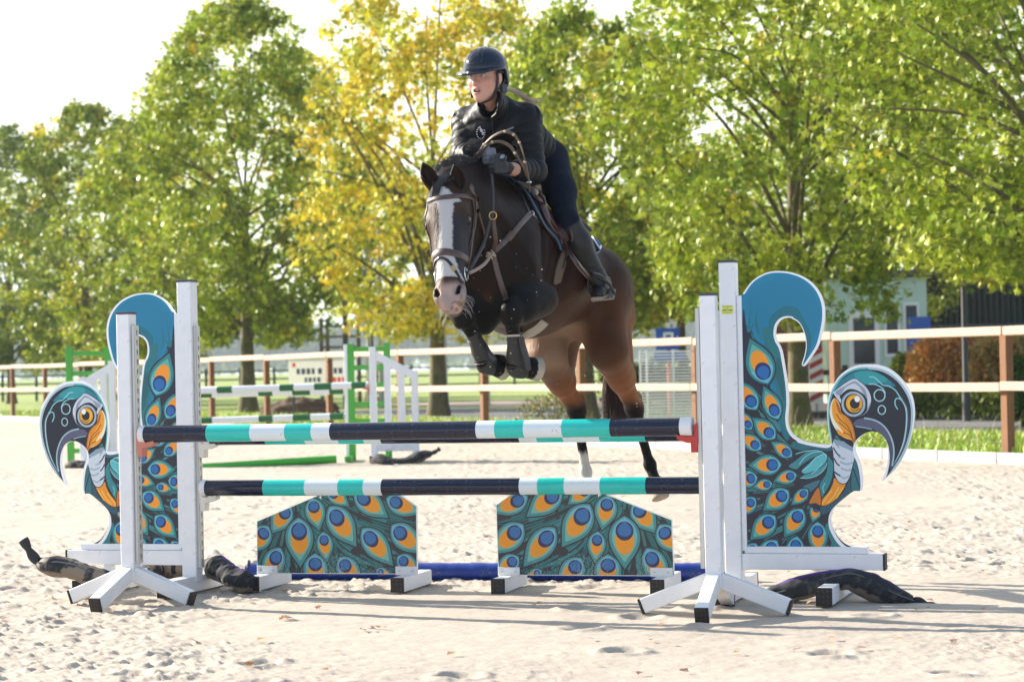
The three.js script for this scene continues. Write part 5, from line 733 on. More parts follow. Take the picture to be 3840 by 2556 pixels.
  for (const [el, k, fe, ho] of kn) {
    const d = p.clone().sub(el), ax = k.clone().sub(el), t = d.dot(ax) / ax.lengthSq(); if (d.addScaledVector(ax, -t).length() < .12 && t > -.1 && p.y < el.y + .12) c = mix3(c, blk, sstep(.0, .35, t));
    if (p.distanceTo(k.clone().lerp(fe, .5)) < .19) c = mix3(c, blk, 1);
    const q = fe.clone().lerp(ho, .5), hv = ho.clone().sub(q), u = p.clone().sub(q).dot(hv) / hv.lengthSq(), near = p.distanceTo(q.clone().lerp(ho, .6)) < .10; if (near) c = u > .38 ? mix3([.42, .36, .28], [.30, .25, .2], .5 + .5 * noise(p.x * 50, p.y * 50, p.z * 50)) : blk;
  }
  return c;
};
const horseT = ride('horse', 'dark bay horse with a white blaze leaping over the poles towards the camera', 'horse');
const coatM = phys({ vertexColors: true, roughness: .44, specularIntensity: .16, bumpMap: texture(256, 256, (x, y) => { const v = 128 + 80 * tileNoise(x * 1, y * .25, 256, 60) + rr(-25, 25); return [v, v, v]; }, false, 3), bumpScale: .004 });
for (const s of [-1, 1]) for (const [a, c, r, k] of [[V(s * .3, 1.90, .66), V(s * .3, 1.66, .56), .016, .05], [V(s * .4, 2.00, .22), V(s * .4, 1.66, .30), .018, .07], [V(s * .4, 1.78, .05), V(s * .4, 1.50, .12), .016, .06], [V(s * .4, 1.60, -.42), V(s * .4, 1.42, -.46), .02, .07]]) horse.cone(horse.skin(a).p, r, horse.skin(c).p, r, k, 1, 1);
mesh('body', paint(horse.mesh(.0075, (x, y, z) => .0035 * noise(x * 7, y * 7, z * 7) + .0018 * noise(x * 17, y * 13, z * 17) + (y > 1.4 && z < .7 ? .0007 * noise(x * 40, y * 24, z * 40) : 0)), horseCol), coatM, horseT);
// eyes
for (const s of [-1, 1]) { const e = mesh('eye', new THREE.SphereGeometry(.0195, 20, 14), phys({ color: lin(.012, .008, .006), roughness: .05, clearcoat: 1 }), horseT); e.position.copy(hd(s * .093, .207, -.004)); const lid = [0, 1].map((k) => rod([-1, -.5, 0, .5, 1].map((t) => hd(s * (.108 - .012 * t * t), .207 + (k ? .018 : -.020) * (1 - t * t) + .002, -.006 + t * .022 + .002)), .005, 6, 12)); mesh('eyelid', merge(lid), std({ color: lin(.02, .013, .01), roughness: .7 }), horseT); }
// hair: strands as thin tapered rods
function hair(name, list, m, parent) { return mesh(name, list.map(([pts, r]) => rod(pts, (t) => r * (1 - .8 * t) + .0004, 4, pts.length * 3)), m, parent); }
const maneM = std({ color: lin(.017, .013, .012), roughness: .5 }), tailM = std({ color: lin(.045, .020, .014), roughness: .55 });
{
  seed = 303; const mane = [], crest = (t) => [V(0, 2.105, .12), V(0, 2.145, .30), V(0, 2.15, .48), V(0, 2.13, .64), HS.poll.clone().add(V(0, .03, -.05))]; const cc = new THREE.CatmullRomCurve3(crest());
  for (let i = 0; i < 1500; i++) { const t = Math.pow(rnd(), .8), s = horse.skin(cc.getPoint(t).add(V(rr(-.02, .02), 0, 0)), -.004), up = rr(.0, .055) * (1 + .8 * noise(t * 9, 2)) * (1.15 - .8 * t) + .004, L = rr(.04, .12); const p = s.p, d = V(-rr(.2, 1), 0, rr(-.3, .5)); mane.push([[p, p.clone().addScaledVector(d, L * .25).add(V(0, up * .7, 0)), p.clone().addScaledVector(d, L * .7).add(V(0, up * .75, 0)), p.clone().addScaledVector(d, L * 1.1).add(V(0, up * .3 - .03, rr(-.03, .03)))], rr(.0009, .0019)]); }
  for (let i = 0; i < 160; i++) { const t = rr(.42, .62), s = horse.skin(cc.getPoint(t), -.004).p, L = rr(.05, .13); mane.push([[s, s.clone().add(V(-.02, L * .5, .02)), s.clone().add(V(rr(-.02, .06), L * .9, rr(-.06, .02)))], rr(.0015, .003)]); }
  hair('mane', mane, maneM, horseT);
  const fl = []; for (let i = 0; i < 260; i++) { const x0 = rr(-.035, .035), p = horse.skin(hd(x0, rr(-.02, .02), .03), .001).p, e = horse.skin(hd(x0 * .4 - rr(.02, .085), rr(.07, .125), .06), .006).p, m = horse.skin(hd(x0 * .7 - .02, .05, .07), .012).p; fl.push([[p, m, e], rr(.0012, .0024)]); } hair('forelock', fl, maneM, horseT);
  const tail = [], dock = V(0, 1.60, -1.16); for (let i = 0; i < 420; i++) { const u = rr(-1, 1), e = ha(2310 + u * 52 + rr(-8, 8), rr(1540, 1640), -1.32 + rr(-.06, .06)), m = ha(2290 + u * 26, 1385, -1.30 + rr(-.03, .03)), m2 = ha(2300 + u * 36 + rr(-9, 9), 1480, -1.32 + rr(-.04, .04)); tail.push([[dock.clone().add(V(rr(-.02, .02), rr(-.03, .03), 0)), V(.02 + u * .02, 1.50, -1.27), m, m2, e], rr(.0015, .0034)]); } for (let i = 0; i < 40; i++) { const p = ha(2300 + rr(-40, 40), rr(1380, 1600), -1.3), c = rr(.02, .04); tail.push([[p, p.clone().add(V(c, c, .01)), p.clone().add(V(c * 2, 0, .01)), p.clone().add(V(c * 1.6, -c, 0))], .0014]); } hair('tail', tail, tailM, horseT);
  const wh = []; for (let i = 0; i < 46; i++) { const s = rnd() < .7 ? 1 : -1, p = horse.skin(hd(s * rr(.02, .07), HL * rr(.86, 1.0), rr(-.08, -.02))), L = rr(.02, .055); wh.push([[p.p, p.p.clone().addScaledVector(p.n, L * .6).addScaledVector(headY, L * .2), p.p.clone().addScaledVector(p.n, L * .8).addScaledVector(headY, L * .7)], .0008]); } hair('whiskers', wh, std({ color: lin(.25, .22, .2), roughness: .6 }), horseT);
}
// ---------------------------------------------------------------- tack, laid on the skin of the horse
const hit = (x, y, off = 0, near = .7) => { // where the measured direction meets the horse
  const d = hx(x, y, 11).sub(camH).normalize(); let t = 8.6, best = 1e9, bt = t; for (let i = 0; i < 160 && t < 13.5; i++) { const q = camH.clone().addScaledVector(d, t), e = horse.at(q.x, q.y, q.z); if (e < best) { best = e; bt = t; } if (e < .0008) break; t += Math.max(.0008, Math.min(e * .8, .06)); }
  const r = horse.skin(camH.clone().addScaledVector(d, bt), off); return r;
};
const hitP = (x, y, off = 0) => hit(x, y, off).p;
const leatherM = phys({ map: texture(64, 64, (x, y) => { const v = 1 + .25 * tileNoise(x, y, 64, 8) + rr(-.08, .08); return [74 * v, 52 * v, 42 * v]; }, true, 12), roughness: .42, clearcoat: .25, clearcoatRoughness: .4 }), dkLeather = std({ color: lin(.018, .013, .012), roughness: .42 }), saddleM = phys({ map: texture(128, 128, (x, y) => { const v = 1 + .3 * tileNoise(x, y, 128, 9) + rr(-.06, .06); return [62 * v, 26 * v, 22 * v]; }, true, 8), roughness: .34, clearcoat: .3, clearcoatRoughness: .3, bumpMap: texture(64, 64, () => { const v = rr(90, 165); return [v, v, v]; }, false, 30), bumpScale: .0006 });
const steelM = std({ color: lin(.62, .62, .62), roughness: .22, metalness: 1 }), brassM = std({ color: lin(.62, .42, .16), roughness: .3, metalness: 1 }), padM = std({ color: lin(.010, .016, .032), roughness: .85 }), pipeM = std({ color: lin(.075, .095, .135), roughness: .6 }), padBlue = std({ color: lin(.02, .075, .22), roughness: .8 }), girthM = std({ color: lin(.115, .075, .05), roughness: .75 }), fleeceM = std({ color: lin(.34, .28, .2), roughness: 1 });
const lay = (a, off) => { const o = []; for (let i = 0; i < a.length; i += 2) o.push([a[i], a[i + 1]]); return o.map((p) => hitP(p[0], p[1], off)); };
const outH = (t, p) => horse.skin(p).n;
const onSkin = (a, w, th = .004, off = .003) => { // strap that follows the hide
  const c = new THREE.CatmullRomCurve3(lay(a, off), false, 'centripetal'), n = Math.max(4, Math.ceil(c.getLength() / .02)), pts = []; for (let i = 0; i <= n; i++) pts.push(horse.skin(c.getPointAt(i / n), off).p); return strap(pts, w, th, outH, n);
};
function patch(ca, cb, n, m, off, th) { // sheet spanned between two measured edges, on the hide, with thickness
  const A = new THREE.CatmullRomCurve3(ca.map((p) => V(p[0], p[1], 0)), false, 'centripetal'), B = new THREE.CatmullRomCurve3(cb.map((p) => V(p[0], p[1], 0)), false, 'centripetal'), P0 = [], N0 = [];
  for (let j = 0; j <= m; j++) for (let i = 0; i <= n; i++) { const a = A.getPointAt(i / n), b = B.getPointAt(i / n), q = a.lerp(b, j / m), e = hit(q.x, q.y, typeof off === 'function' ? .01 : off); if (typeof off === 'function') e.p.addScaledVector(camH.clone().sub(e.p).normalize(), off(i / n, j / m)); P0.push(e.p); N0.push(e.n); }
  for (let it = 0; it < 2; it++) for (let j = 0; j <= m; j++) for (let i = 1; i < n; i++) { const o = j * (n + 1) + i; P0[o] = P0[o].clone().multiplyScalar(.5).addScaledVector(P0[o - 1], .25).addScaledVector(P0[o + 1], .25); }
  const pos = [], uv = [], idx = [], S = (n + 1) * (m + 1); for (const s of [1, 0]) P0.forEach((p, k) => { const i = k % (n + 1), j = Math.floor(k / (n + 1)), ed = s && (i === 0 || i === n || j === 0 || j === m) ? .6 : 1, q = p.clone().addScaledVector(N0[k], s ? th * ed : 0); pos.push(q.x, q.y, q.z); uv.push(q.z, q.y); });
  for (let j = 0; j < m; j++) for (let i = 0; i < n; i++) { const a = j * (n + 1) + i; idx.push(a, a + 1, a + n + 1, a + 1, a + n + 2, a + n + 1); const b = a + S; idx.push(b, b + n + 1, b + 1, b + 1, b + n + 1, b + n + 2); }
  const rim = []; for (let i = 0; i < n; i++) rim.push([i, i + 1], [m * (n + 1) + i + 1, m * (n + 1) + i]); for (let j = 0; j < m; j++) rim.push([(j + 1) * (n + 1), j * (n + 1)], [j * (n + 1) + n, (j + 1) * (n + 1) + n]); for (const [a, b] of rim) idx.push(a, a + S, b, b, a + S, b + S);
  const g = new THREE.BufferGeometry(); g.setAttribute('position', new THREE.Float32BufferAttribute(pos, 3)); g.setAttribute('uv', new THREE.Float32BufferAttribute(uv, 2)); g.setIndex(idx); g.computeVertexNormals(); const q = new THREE.Vector3().fromBufferAttribute(g.attributes.normal, Math.floor(S / 2)); if (q.dot(N0[Math.floor(S / 2)]) < 0) { for (let i = 0; i < idx.length; i += 3) { const t = idx[i]; idx[i] = idx[i + 1]; idx[i + 1] = t; } g.setIndex(idx); g.computeVertexNormals(); } return g;
}
function mirrored(g) { const c = g.clone().applyMatrix4(new THREE.Matrix4().makeScale(-1, 1, 1)); if (c.index) { const a = c.index.array; for (let i = 0; i < a.length; i += 3) { const t = a[i]; a[i] = a[i + 1]; a[i + 1] = t; } } else { for (const k of Object.keys(c.attributes)) { const b = c.attributes[k], s = b.itemSize; for (let i = 0; i < b.count; i += 3) for (let q = 0; q < s; q++) { const t = b.array[i * s + q]; b.array[i * s + q] = b.array[(i + 1) * s + q]; b.array[(i + 1) * s + q] = t; } } } c.computeVertexNormals(); return c; }
{ // saddle cloth
  const t = ride('saddle_cloth', 'dark navy saddle cloth with pale piping and a blue corner under the brown saddle', 'saddle cloth');
  const fr = [[1908, 658], [1932, 684], [1962, 722], [2000, 790], [2040, 856], [2080, 905], [2093, 938]], bk = [[1990, 640], [2070, 690], [2140, 770], [2190, 840], [2225, 890], [2243, 925], [2238, 948]];
  const g = patch(fr, bk, 26, 20, .004, .014); mesh('cloth', g, padM, t); mesh('cloth', mirrored(g), padM, t);
  const pf = fr.map((p) => hitP(p[0], p[1], .019)), pb = [[2093, 938], [2130, 948], [2180, 952], [2238, 948], [2243, 925]].map((p) => hitP(p[0], p[1], .019)); mesh('piping', [rod(pf, .0055, 8, 40), rod(pb, .006, 8, 40), rod([...pf.slice(0, 2)].reverse().concat(pf.slice(0, 2).map(mir)), .007, 8, 12)], pipeM, t);
  mesh('corner', patch([[2205, 880], [2215, 905], [2228, 930], [2234, 946]], [[2216, 882], [2232, 905], [2245, 926], [2242, 946]], 10, 5, .02, .006), padBlue, t); mesh('corner_piping', rod([[2213, 905], [2224, 930], [2232, 942], [2240, 935]].map((p) => hitP(p[0], p[1], .03)), .005, 8, 20), std({ color: lin(.75, .75, .78), roughness: .6 }), t);
  mesh('half_pad', patch([[1925, 655], [1955, 690], [1985, 730], [1996, 752]], [[1965, 660], [1990, 690], [2000, 712], [2008, 740]], 12, 6, .02, .022), fleeceM, t);
}
{ // saddle
  const t = ride('saddle', 'dark brown jumping saddle under the rider with its flap over the navy cloth', 'saddle');
  const fr = [[1992, 694], [2004, 722], [2020, 775], [2044, 830], [2078, 878], [2108, 902], [2134, 912]], bk = [[2030, 690], [2062, 716], [2092, 760], [2116, 812], [2132, 860], [2140, 892], [2139, 910]];
  const g = patch(fr, bk, 26, 14, (u, v) => .03 + .15 * Math.pow(v, 1.3) * Math.sin(Math.PI * clamp(u * .85 + .1)), .010); mesh('flap', g, saddleM, t); mesh('flap', mirrored(g), saddleM, t);
  mesh('flap_edge', rod(bk.map((p, i) => { const q = hitP(p[0], p[1], .01), u = i / 6; return q.addScaledVector(camH.clone().sub(q).normalize(), .036 + .15 * Math.sin(Math.PI * clamp(u * .85 + .1))); }), .007, 8, 40), leatherM, t);
  const b = new Body(), top = (z) => horse.skin(V(0, 2.3, z)).p.y; // seat with pommel and cantle
  b.cone(V(0, top(.06) + .030, .06), .05, V(0, top(-.12) + .035, -.12), .055, .05, 1.3); b.cone(V(0, top(-.12) + .035, -.12), .055, V(0, top(-.36) + .055, -.36), .06, .05, 1.8); b.cone(V(-.12, top(-.40) + .075, -.41), .03, V(.12, top(-.40) + .075, -.41), .03, .04); b.cone(V(0, top(.09) + .045, .09), .042, V(0, top(.1) + .01, .12), .05, .03, 1.3);
  mesh('seat', b.mesh(.008), saddleM, t); mesh('skirt', patch([[1995, 690], [2003, 715], [2022, 752]], [[2026, 694], [2040, 720], [2036, 752]], 8, 5, .034, .009), saddleM, t);
  mesh('thigh_strap', onSkin([2022, 722, 2030, 780, 2052, 840, 2078, 885, 2090, 925], .010, .004, .036), leatherM, t);
  for (const x of [2100, 2112]) mesh('girth_strap', onSkin([x, 905, x + 8, 925, x + 2, 950], .016, .004, .026), leatherM, t);
  mesh('tail_strap', strap([hx(2148, 775, 11.05), hx(2168, 815, 11.12), hx(2190, 835, 11.15), hx(2219, 866, 11.15)], .02, .004, V(.8, .3, .5), 24), saddleM, t);
}
{ const t = ride('girth', 'brown leather girth running from the saddle down round the belly of the horse', 'girth'); // side part, then the pale lining under the chest
  mesh('girth_side', onSkin([2122, 936, 2112, 965, 2098, 1010, 2090, 1045, 2088, 1062], .062, .010, .004), girthM, t); mesh('strap_gap', onSkin([2121, 940, 2112, 972, 2103, 1005], .005, .004, .013), M.black, t);
  { const q = [[2036, 1200], [2018, 1219], [1990, 1238], [1955, 1252], [1925, 1256]].map(([x, y]) => hitP(x, y, .006)), o = V(.25, -.45, .85); mesh('belly_guard', strap(q, .062, .010, o, 24), std({ color: lin(.40, .34, .28), roughness: .6 }), t); mesh('girth_edge', strap(q.map((p) => p.clone().add(V(-.004, .024, .012))), .006, .006, o, 24), M.black, t); }
  mesh('girth_side', mirrored(onSkin([2122, 936, 2112, 965, 2098, 1010], .062, .010, .004)), girthM, t); }
{ // breastplate
  const t = ride('breastplate', 'brown leather breastplate with a gold ring and knotted cord across the chest', 'breastplate'), w = .026;
  mesh('shoulder_strap', onSkin([1987, 802, 1945, 848, 1905, 893, 1872, 924, 1856, 940], w, .005), leatherM, t); mesh('buckle', onSkin([1922, 872, 1912, 886, 1903, 896], w + .008, .007, .006), leatherM, t);
  mesh('wither_strap', onSkin([1986, 800, 1972, 770, 1958, 738, 1925, 700, 1900, 672], .018, .005), dkLeather, t); mesh('saddle_strap', onSkin([1990, 803, 2012, 818, 2032, 832, 2046, 842], .018, .006), leatherM, t);
  mesh('ring', new THREE.TorusGeometry(.011, .0028, 8, 20).applyMatrix4(new THREE.Matrix4().setPosition(hitP(1990, 804, .010))), steelM, t);
  mesh('chest_strap', onSkin([1848, 955, 1856, 985, 1868, 1030, 1884, 1080, 1896, 1122], w, .005), leatherM, t);
  const nk = hit(1850, 948, .02), fork = [hx(1853, 940, 10.42), hx(1858, 900, 10.38), hx(1853, 860, 10.36), hx(1850, 820, 10.36)]; mesh('martingale_strap', strap([nk.p, ...fork], .02, .005, V(.3, .1, 1), 30), leatherM, t);
  const rg = mesh('gold_ring', new THREE.TorusGeometry(.0185, .0032, 10, 30), brassM, t); rg.position.copy(hx(1848, 808, 10.34));
  seed = 11; const kn = []; for (let i = 0; i < 16; i++) { const a = hx(1838 + rr(-16, 16), 955 + rr(-14, 14), 10.40 + rr(-.02, .02)), b = hx(1838 + rr(-18, 22), 955 + rr(-20, 14), 10.38 + rr(-.02, .02)); kn.push(rod([a, a.clone().lerp(b, .5).add(V(rr(-.01, .01), rr(-.01, .015), .012)), b], .0035, 6, 8)); } mesh('cord', kn, std({ color: lin(.42, .34, .25), roughness: .8 }), t);
  mesh('bit_strap', rod([hx(1762, 1022, 10.14), hx(1790, 1008, 10.2), hx(1815, 990, 10.28), hx(1832, 970, 10.36)], .0085, 8, 20), std({ color: lin(.30, .22, .16), roughness: .6 }), t);
}
const inF = (x, y, Z) => hx(x, y, Z);
{ // bridle
  const t = ride('bridle', 'brown leather bridle with browband, noseband, steel bit ring and reins on the head', 'bridle');
  mesh('browband', onSkin([1606, 757, 1618, 747, 1650, 742, 1690, 737, 1730, 735, 1768, 741, 1784, 750], .022, .010, .004), leatherM, t);
  mesh('noseband', onSkin([1622, 972, 1634, 952, 1660, 944, 1700, 949, 1735, 962, 1756, 982], .034, .010, .003), leatherM, t);
  mesh('cheekpiece', onSkin([1783, 752, 1784, 800, 1778, 850, 1768, 910, 1760, 965, 1748, 1012], .015, .006, .004), leatherM, t); mesh('cheekpiece', onSkin([1770, 745, 1777, 790, 1772, 850, 1760, 920, 1752, 965], .012, .005, .003), dkLeather, t);
  mesh('cheekpiece', onSkin([1606, 757, 1596, 800, 1602, 870, 1614, 940, 1622, 975], .015, .006, .004), leatherM, t);
  mesh('headpiece', strap([hitP(1784, 750, .004), hx(1772, 712, 10.28), hx(1760, 690, 10.36), hx(1690, 668, 10.42)], .02, .005, V(.4, .6, .7), 20), leatherM, t);
  mesh('throat_lash', rod([hitP(1786, 770, .006), hitP(1796, 815, .006), hitP(1808, 855, .006), hitP(1815, 890, .006), hitP(1812, 930, .006)], .006, 8, 24), leatherM, t);
  mesh('flash_strap', onSkin([1652, 966, 1672, 972, 1692, 993, 1706, 1015, 1722, 1042, 1730, 1062], .013, .006, .004), dkLeather, t); mesh('flash_strap', onSkin([1648, 966, 1634, 978, 1627, 1000], .013, .006, .004), dkLeather, t); mesh('flash_buckle', onSkin([1694, 998, 1700, 1006, 1706, 1014], .018, .006, .007), brassM, t);
  for (const [x, y] of [[1784, 748], [1786, 790]]) mesh('buckle', rbox(.012, .018, .008, .002).applyMatrix4(new THREE.Matrix4().makeBasis(...HB).setPosition(hitP(x, y, .012))), steelM, t);
  const bitc = hx(1747, 1026, 10.16), bx = headZ.clone(), by = headY.clone(), bz = headX.clone(), ring = (c) => new THREE.TorusGeometry(.031, .0045, 10, 32).applyMatrix4(new THREE.Matrix4().makeBasis(bx, by, bz).setPosition(c)); mesh('bit_ring', ring(bitc), steelM, t); const bR = hd(-inHead(bitc)[0], inHead(bitc)[1], inHead(bitc)[2]); mesh('bit_ring', ring(bR), steelM, t); mesh('bit', rod([bitc, bR], .008, 10, 4), steelM, t);
  // reins: bit, gold ring, hand; then the bight standing up in two arcs
  mesh('rein', strap([bitc.clone().add(V(.01, .0, 0)), inF(1775, 988, 10.2), inF(1800, 942, 10.28), inF(1818, 900, 10.33), inF(1841, 818, 10.35), inF(1847, 790, 10.36), inF(1848, 720, 10.42), inF(1843, 650, 10.5)], .016, .005, V(.8, .2, .6), 60), dkLeather, t);
  mesh('rein', strap([bR, hd(-.088, .40, -.14), hd(-.10, .25, -.26), V(-.13, 1.95, .52), V(-.09, 2.12, .42), inF(1805, 592, 10.62)], .016, .005, V(-.8, .3, .4), 40), dkLeather, t);
  const rubber = std({ map: texture(64, 64, (x, y) => { const v = 1 + rr(-.15, .15); return [92 * v, 74 * v, 60 * v]; }, true, 10), roughness: .65 });
  mesh('rein_loop', strap([inF(1772, 600, 10.66), inF(1790, 575, 10.6), inF(1818, 538, 10.56), inF(1852, 508, 10.52), inF(1893, 492, 10.5), inF(1925, 503, 10.50), inF(1947, 532, 10.52), inF(1962, 575, 10.55), inF(1973, 622, 10.60), inF(1983, 680, 10.70), inF(1986, 716, 10.76)], .017, .006, V(-.45, .55, .7), 90), rubber, t);
  mesh('rein_loop', strap([inF(1795, 580, 10.62), inF(1815, 557, 10.58), inF(1845, 533, 10.54), inF(1880, 531, 10.54), inF(1912, 548, 10.53), inF(1940, 590, 10.54), inF(1962, 622, 10.58), inF(1976, 660, 10.66)], .017, .006, V(-.45, .55, .7), 70), rubber, t);
  const st = []; for (const [x, y, Z] of [[1815, 541, 10.555], [1893, 492, 10.495], [1925, 504, 10.495], [1947, 533, 10.515], [1968, 606, 10.575], [1845, 532, 10.535], [1890, 535, 10.55], [1931, 573, 10.53]]) st.push(new THREE.SphereGeometry(.0075, 10, 8).translate(...inF(x, y, Z).toArray())); mesh('rein_stop', st, std({ color: lin(.5, .38, .24), roughness: .5 }), t); mesh('rein_buckle', rbox(.024, .010, .014, .002).translate(...inF(1983, 683, 10.695).toArray()), steelM, t);
}
{ // front leg boots
  const bm = std({ color: lin(.013, .011, .010), roughness: .5, bumpMap: texture(64, 64, () => { const v = rr(70, 185); return [v, v, v]; }, false, 14), bumpScale: .0012 });
  [[HS.knL, HS.feL, HS.hoL, 'black tendon boot on the left foreleg of the horse with a loose hanging tongue', 1], [HS.knR, HS.feR, HS.hoR, 'black tendon boot on the right foreleg of the horse nearer the green jump', -1]].forEach(([kn, fe, ho, label, s], i) => {
    const t = ride('leg_boot', label, 'leg boot'), b = new Body(), q = (u) => kn.clone().lerp(fe, u), back = V(0, 0, -.018);
    b.cone(q(.44), .032, q(.78), .035, .02); b.cone(q(.78), .036, fe.clone().lerp(ho, .08), .050, .03); b.cone(q(.46).add(back), .024, q(.85).add(back), .030, .03); b.cone(fe.clone().add(V(0, -.012, -.012)), .044, fe.clone().lerp(ho, .28).add(V(0, -.02, 0)), .036, .03); mesh('shell', b.mesh(.006), bm, t);
    for (const u of [.5, .74, .95]) { const c = q(u), d = fe.clone().sub(kn).normalize(), o = V(1, 0, 0).addScaledVector(d, -d.x).normalize(), g = new THREE.TorusGeometry(u > .9 ? .0515 : u < .6 ? .0365 : .0395, .003, 8, 32).applyMatrix4(new THREE.Matrix4().makeBasis(o, d.clone().cross(o).normalize(), d).setPosition(c.add(V(0, 0, -.006)))); mesh('boot_strap', g, dkLeather, t); }
    const o = s > 0 ? [[1955, 1262], [1962, 1300], [1975, 1345], [1983, 1388]] : [[1790, 1262], [1815, 1310], [1838, 1335], [1855, 1350]]; mesh('tongue', strap(o.map(([x, y], k) => ha(x, y, .60 - k * .012)), (u) => .030 - .012 * Math.abs(u - .45), .008, V(.25, .1, 1), 24), std({ color: lin(.02, .02, .024), roughness: .3 }), t);
  });
}
// ---------------------------------------------------------------- the rider
const personT = ride('person', 'person in black padded jacket and riding helmet crouching forward over the horse, holding reins', 'person');
const wv = (x, y, z) => V(x, y, z).transformDirection(hFrame.matrixWorld.clone().invert());
const FZ = wv(-Math.sin(.50), -.06, Math.cos(.50)), FX = wv(Math.cos(.50), .01, Math.sin(.50)).addScaledVector(FZ, 0); FX.addScaledVector(FZ, -FX.dot(FZ)).normalize(); const FY = FZ.clone().cross(FX).normalize(), FB = [FX, FY, FZ];
const headC = hx(1819, 283, 10.72), fp = (x, y, z) => headC.clone().addScaledVector(FX, x).addScaledVector(FY, y).addScaledVector(FZ, z);
const RJ = {
  neck: hx(1848, 408, 10.96), chest: hx(1864, 470, 11.06), waist: hx(1970, 545, 11.24), pelvis: hx(2022, 588, 11.36),
  shL: hx(1972, 446, 10.98), elL: hx(2000, 640, 10.90), wrL: hx(1924, 634, 10.66), haL: hx(1868, 622, 10.57),
  shR: hx(1752, 462, 11.10), elR: hx(1740, 575, 10.98), wrR: hx(1788, 592, 10.72), haR: hx(1828, 584, 10.62),
};
const knPt = (() => { const a = hx(2128, 826, 11), d = a.sub(camH); return camH.clone().addScaledVector(d, (.302 - camH.x) / d.x); })();
const along2 = (x, y, l) => { const d = hx(x, y, 11).sub(camH); return camH.clone().addScaledVector(d, (l - camH.x) / d.x); };
RJ.hipL = RJ.pelvis.clone().add(V(.075, -.02, .02)); RJ.hipR = RJ.pelvis.clone().add(V(-.10, -.02, .02)); RJ.knL = knPt; RJ.anL = along2(2238, 1040, .395); RJ.heL = along2(2262, 1062, .385); RJ.toL = RJ.heL.clone().add(V(.03, -.055, .17));
RJ.knR = mir(RJ.knL); RJ.anR = mir(RJ.anL); RJ.heR = mir(RJ.heL); RJ.toR = mir(RJ.toL);
const skinCol = [.46, .235, .165];
{ // one continuous body; most of it is under the clothes
  const b = new Body(), v = V;
  b.ell(fp(0, .035, -.012), v(.074, .09, .092), .03, FB); b.ell(fp(0, -.030, .030), v(.064, .085, .062), .03, FB); b.ell(fp(0, .020, .060), v(.056, .03, .03), .02, FB);
  for (const s of [-1, 1]) { b.cone(fp(s * .050, -.055, .005), .026, fp(s * .012, -.108, .062), .019, .025); b.ell(fp(s * .040, -.038, .060), v(.023, .022, .020), .02, FB); b.ell(fp(s * .0315, -.004, .091), v(.0160, .0075, .012), .010, FB, 1); b.ell(fp(s * .031, .010, .083), v(.021, .006, .010), .01, FB); b.ell(fp(s * .0135, -.0445, .094), v(.0085, .0085, .011), .008, FB); b.ell(fp(s * .077, -.015, -.010), v(.008, .031, .019), .01, FB); b.ell(fp(s * .007, -.052, .102), v(.0035, .0025, .004), .003, FB, 1); }
  b.cone(fp(0, .002, .085), .0095, fp(0, -.038, .104), .0125, .012); b.ell(fp(0, -.041, .107), v(.012, .0105, .011), .008, FB); b.ell(fp(0, -.078, .076), v(.030, .026, .020), .015, FB);
  b.ell(fp(0, -.0685, .0925), v(.0235, .0055, .008), .006, FB); b.ell(fp(0, -.0905, .0885), v(.019, .0068, .0085), .006, FB); b.ell(fp(0, -.0795, .098), v(.0175, .0052, .016), .004, FB, 1); b.ell(fp(0, -.113, .072), v(.022, .017, .017), .014, FB);
  b.cone(fp(0, -.05, -.030), .052, RJ.neck, .056, .03); b.cone(RJ.neck, .06, RJ.chest, .10, .06); b.cone(RJ.chest, .11, RJ.waist, .095, .06); b.cone(RJ.waist, .09, RJ.pelvis, .085, .06); b.cone(RJ.shL, .05, RJ.shR, .05, .06);
  for (const s of ['L', 'R']) { b.chain([[RJ['sh' + s], .045], [RJ['el' + s], .036], [RJ['wr' + s], .026], [RJ['wr' + s].clone().lerp(RJ['ha' + s], .3), .02], [RJ['ha' + s], .012]], .03); b.chain([[RJ['hip' + s], .07], [RJ['kn' + s], .05], [RJ['an' + s], .034], [RJ['he' + s], .03], [RJ['to' + s], .025]], .04); }
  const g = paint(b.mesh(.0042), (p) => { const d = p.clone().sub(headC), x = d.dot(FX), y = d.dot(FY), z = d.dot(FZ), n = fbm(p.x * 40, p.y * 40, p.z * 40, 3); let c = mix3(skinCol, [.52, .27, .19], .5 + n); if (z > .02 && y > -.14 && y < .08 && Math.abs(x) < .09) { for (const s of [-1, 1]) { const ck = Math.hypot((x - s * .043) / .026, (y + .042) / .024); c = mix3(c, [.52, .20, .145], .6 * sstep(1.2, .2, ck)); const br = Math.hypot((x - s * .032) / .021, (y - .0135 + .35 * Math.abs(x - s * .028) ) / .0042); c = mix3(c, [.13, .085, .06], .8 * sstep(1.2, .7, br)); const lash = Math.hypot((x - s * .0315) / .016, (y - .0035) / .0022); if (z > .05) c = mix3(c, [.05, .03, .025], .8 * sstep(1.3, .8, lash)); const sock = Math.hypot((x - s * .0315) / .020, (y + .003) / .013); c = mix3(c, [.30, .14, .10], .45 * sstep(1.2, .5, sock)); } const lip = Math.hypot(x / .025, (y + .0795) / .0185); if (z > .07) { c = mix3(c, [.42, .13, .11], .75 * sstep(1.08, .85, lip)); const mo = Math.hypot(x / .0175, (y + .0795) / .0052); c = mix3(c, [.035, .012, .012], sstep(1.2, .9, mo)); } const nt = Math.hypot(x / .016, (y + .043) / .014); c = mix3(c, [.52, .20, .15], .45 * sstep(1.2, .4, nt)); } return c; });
  mesh('body', g, phys({ vertexColors: true, roughness: .48, sheen: .1, sheenColor: lin(.6, .3, .2) }), personT);
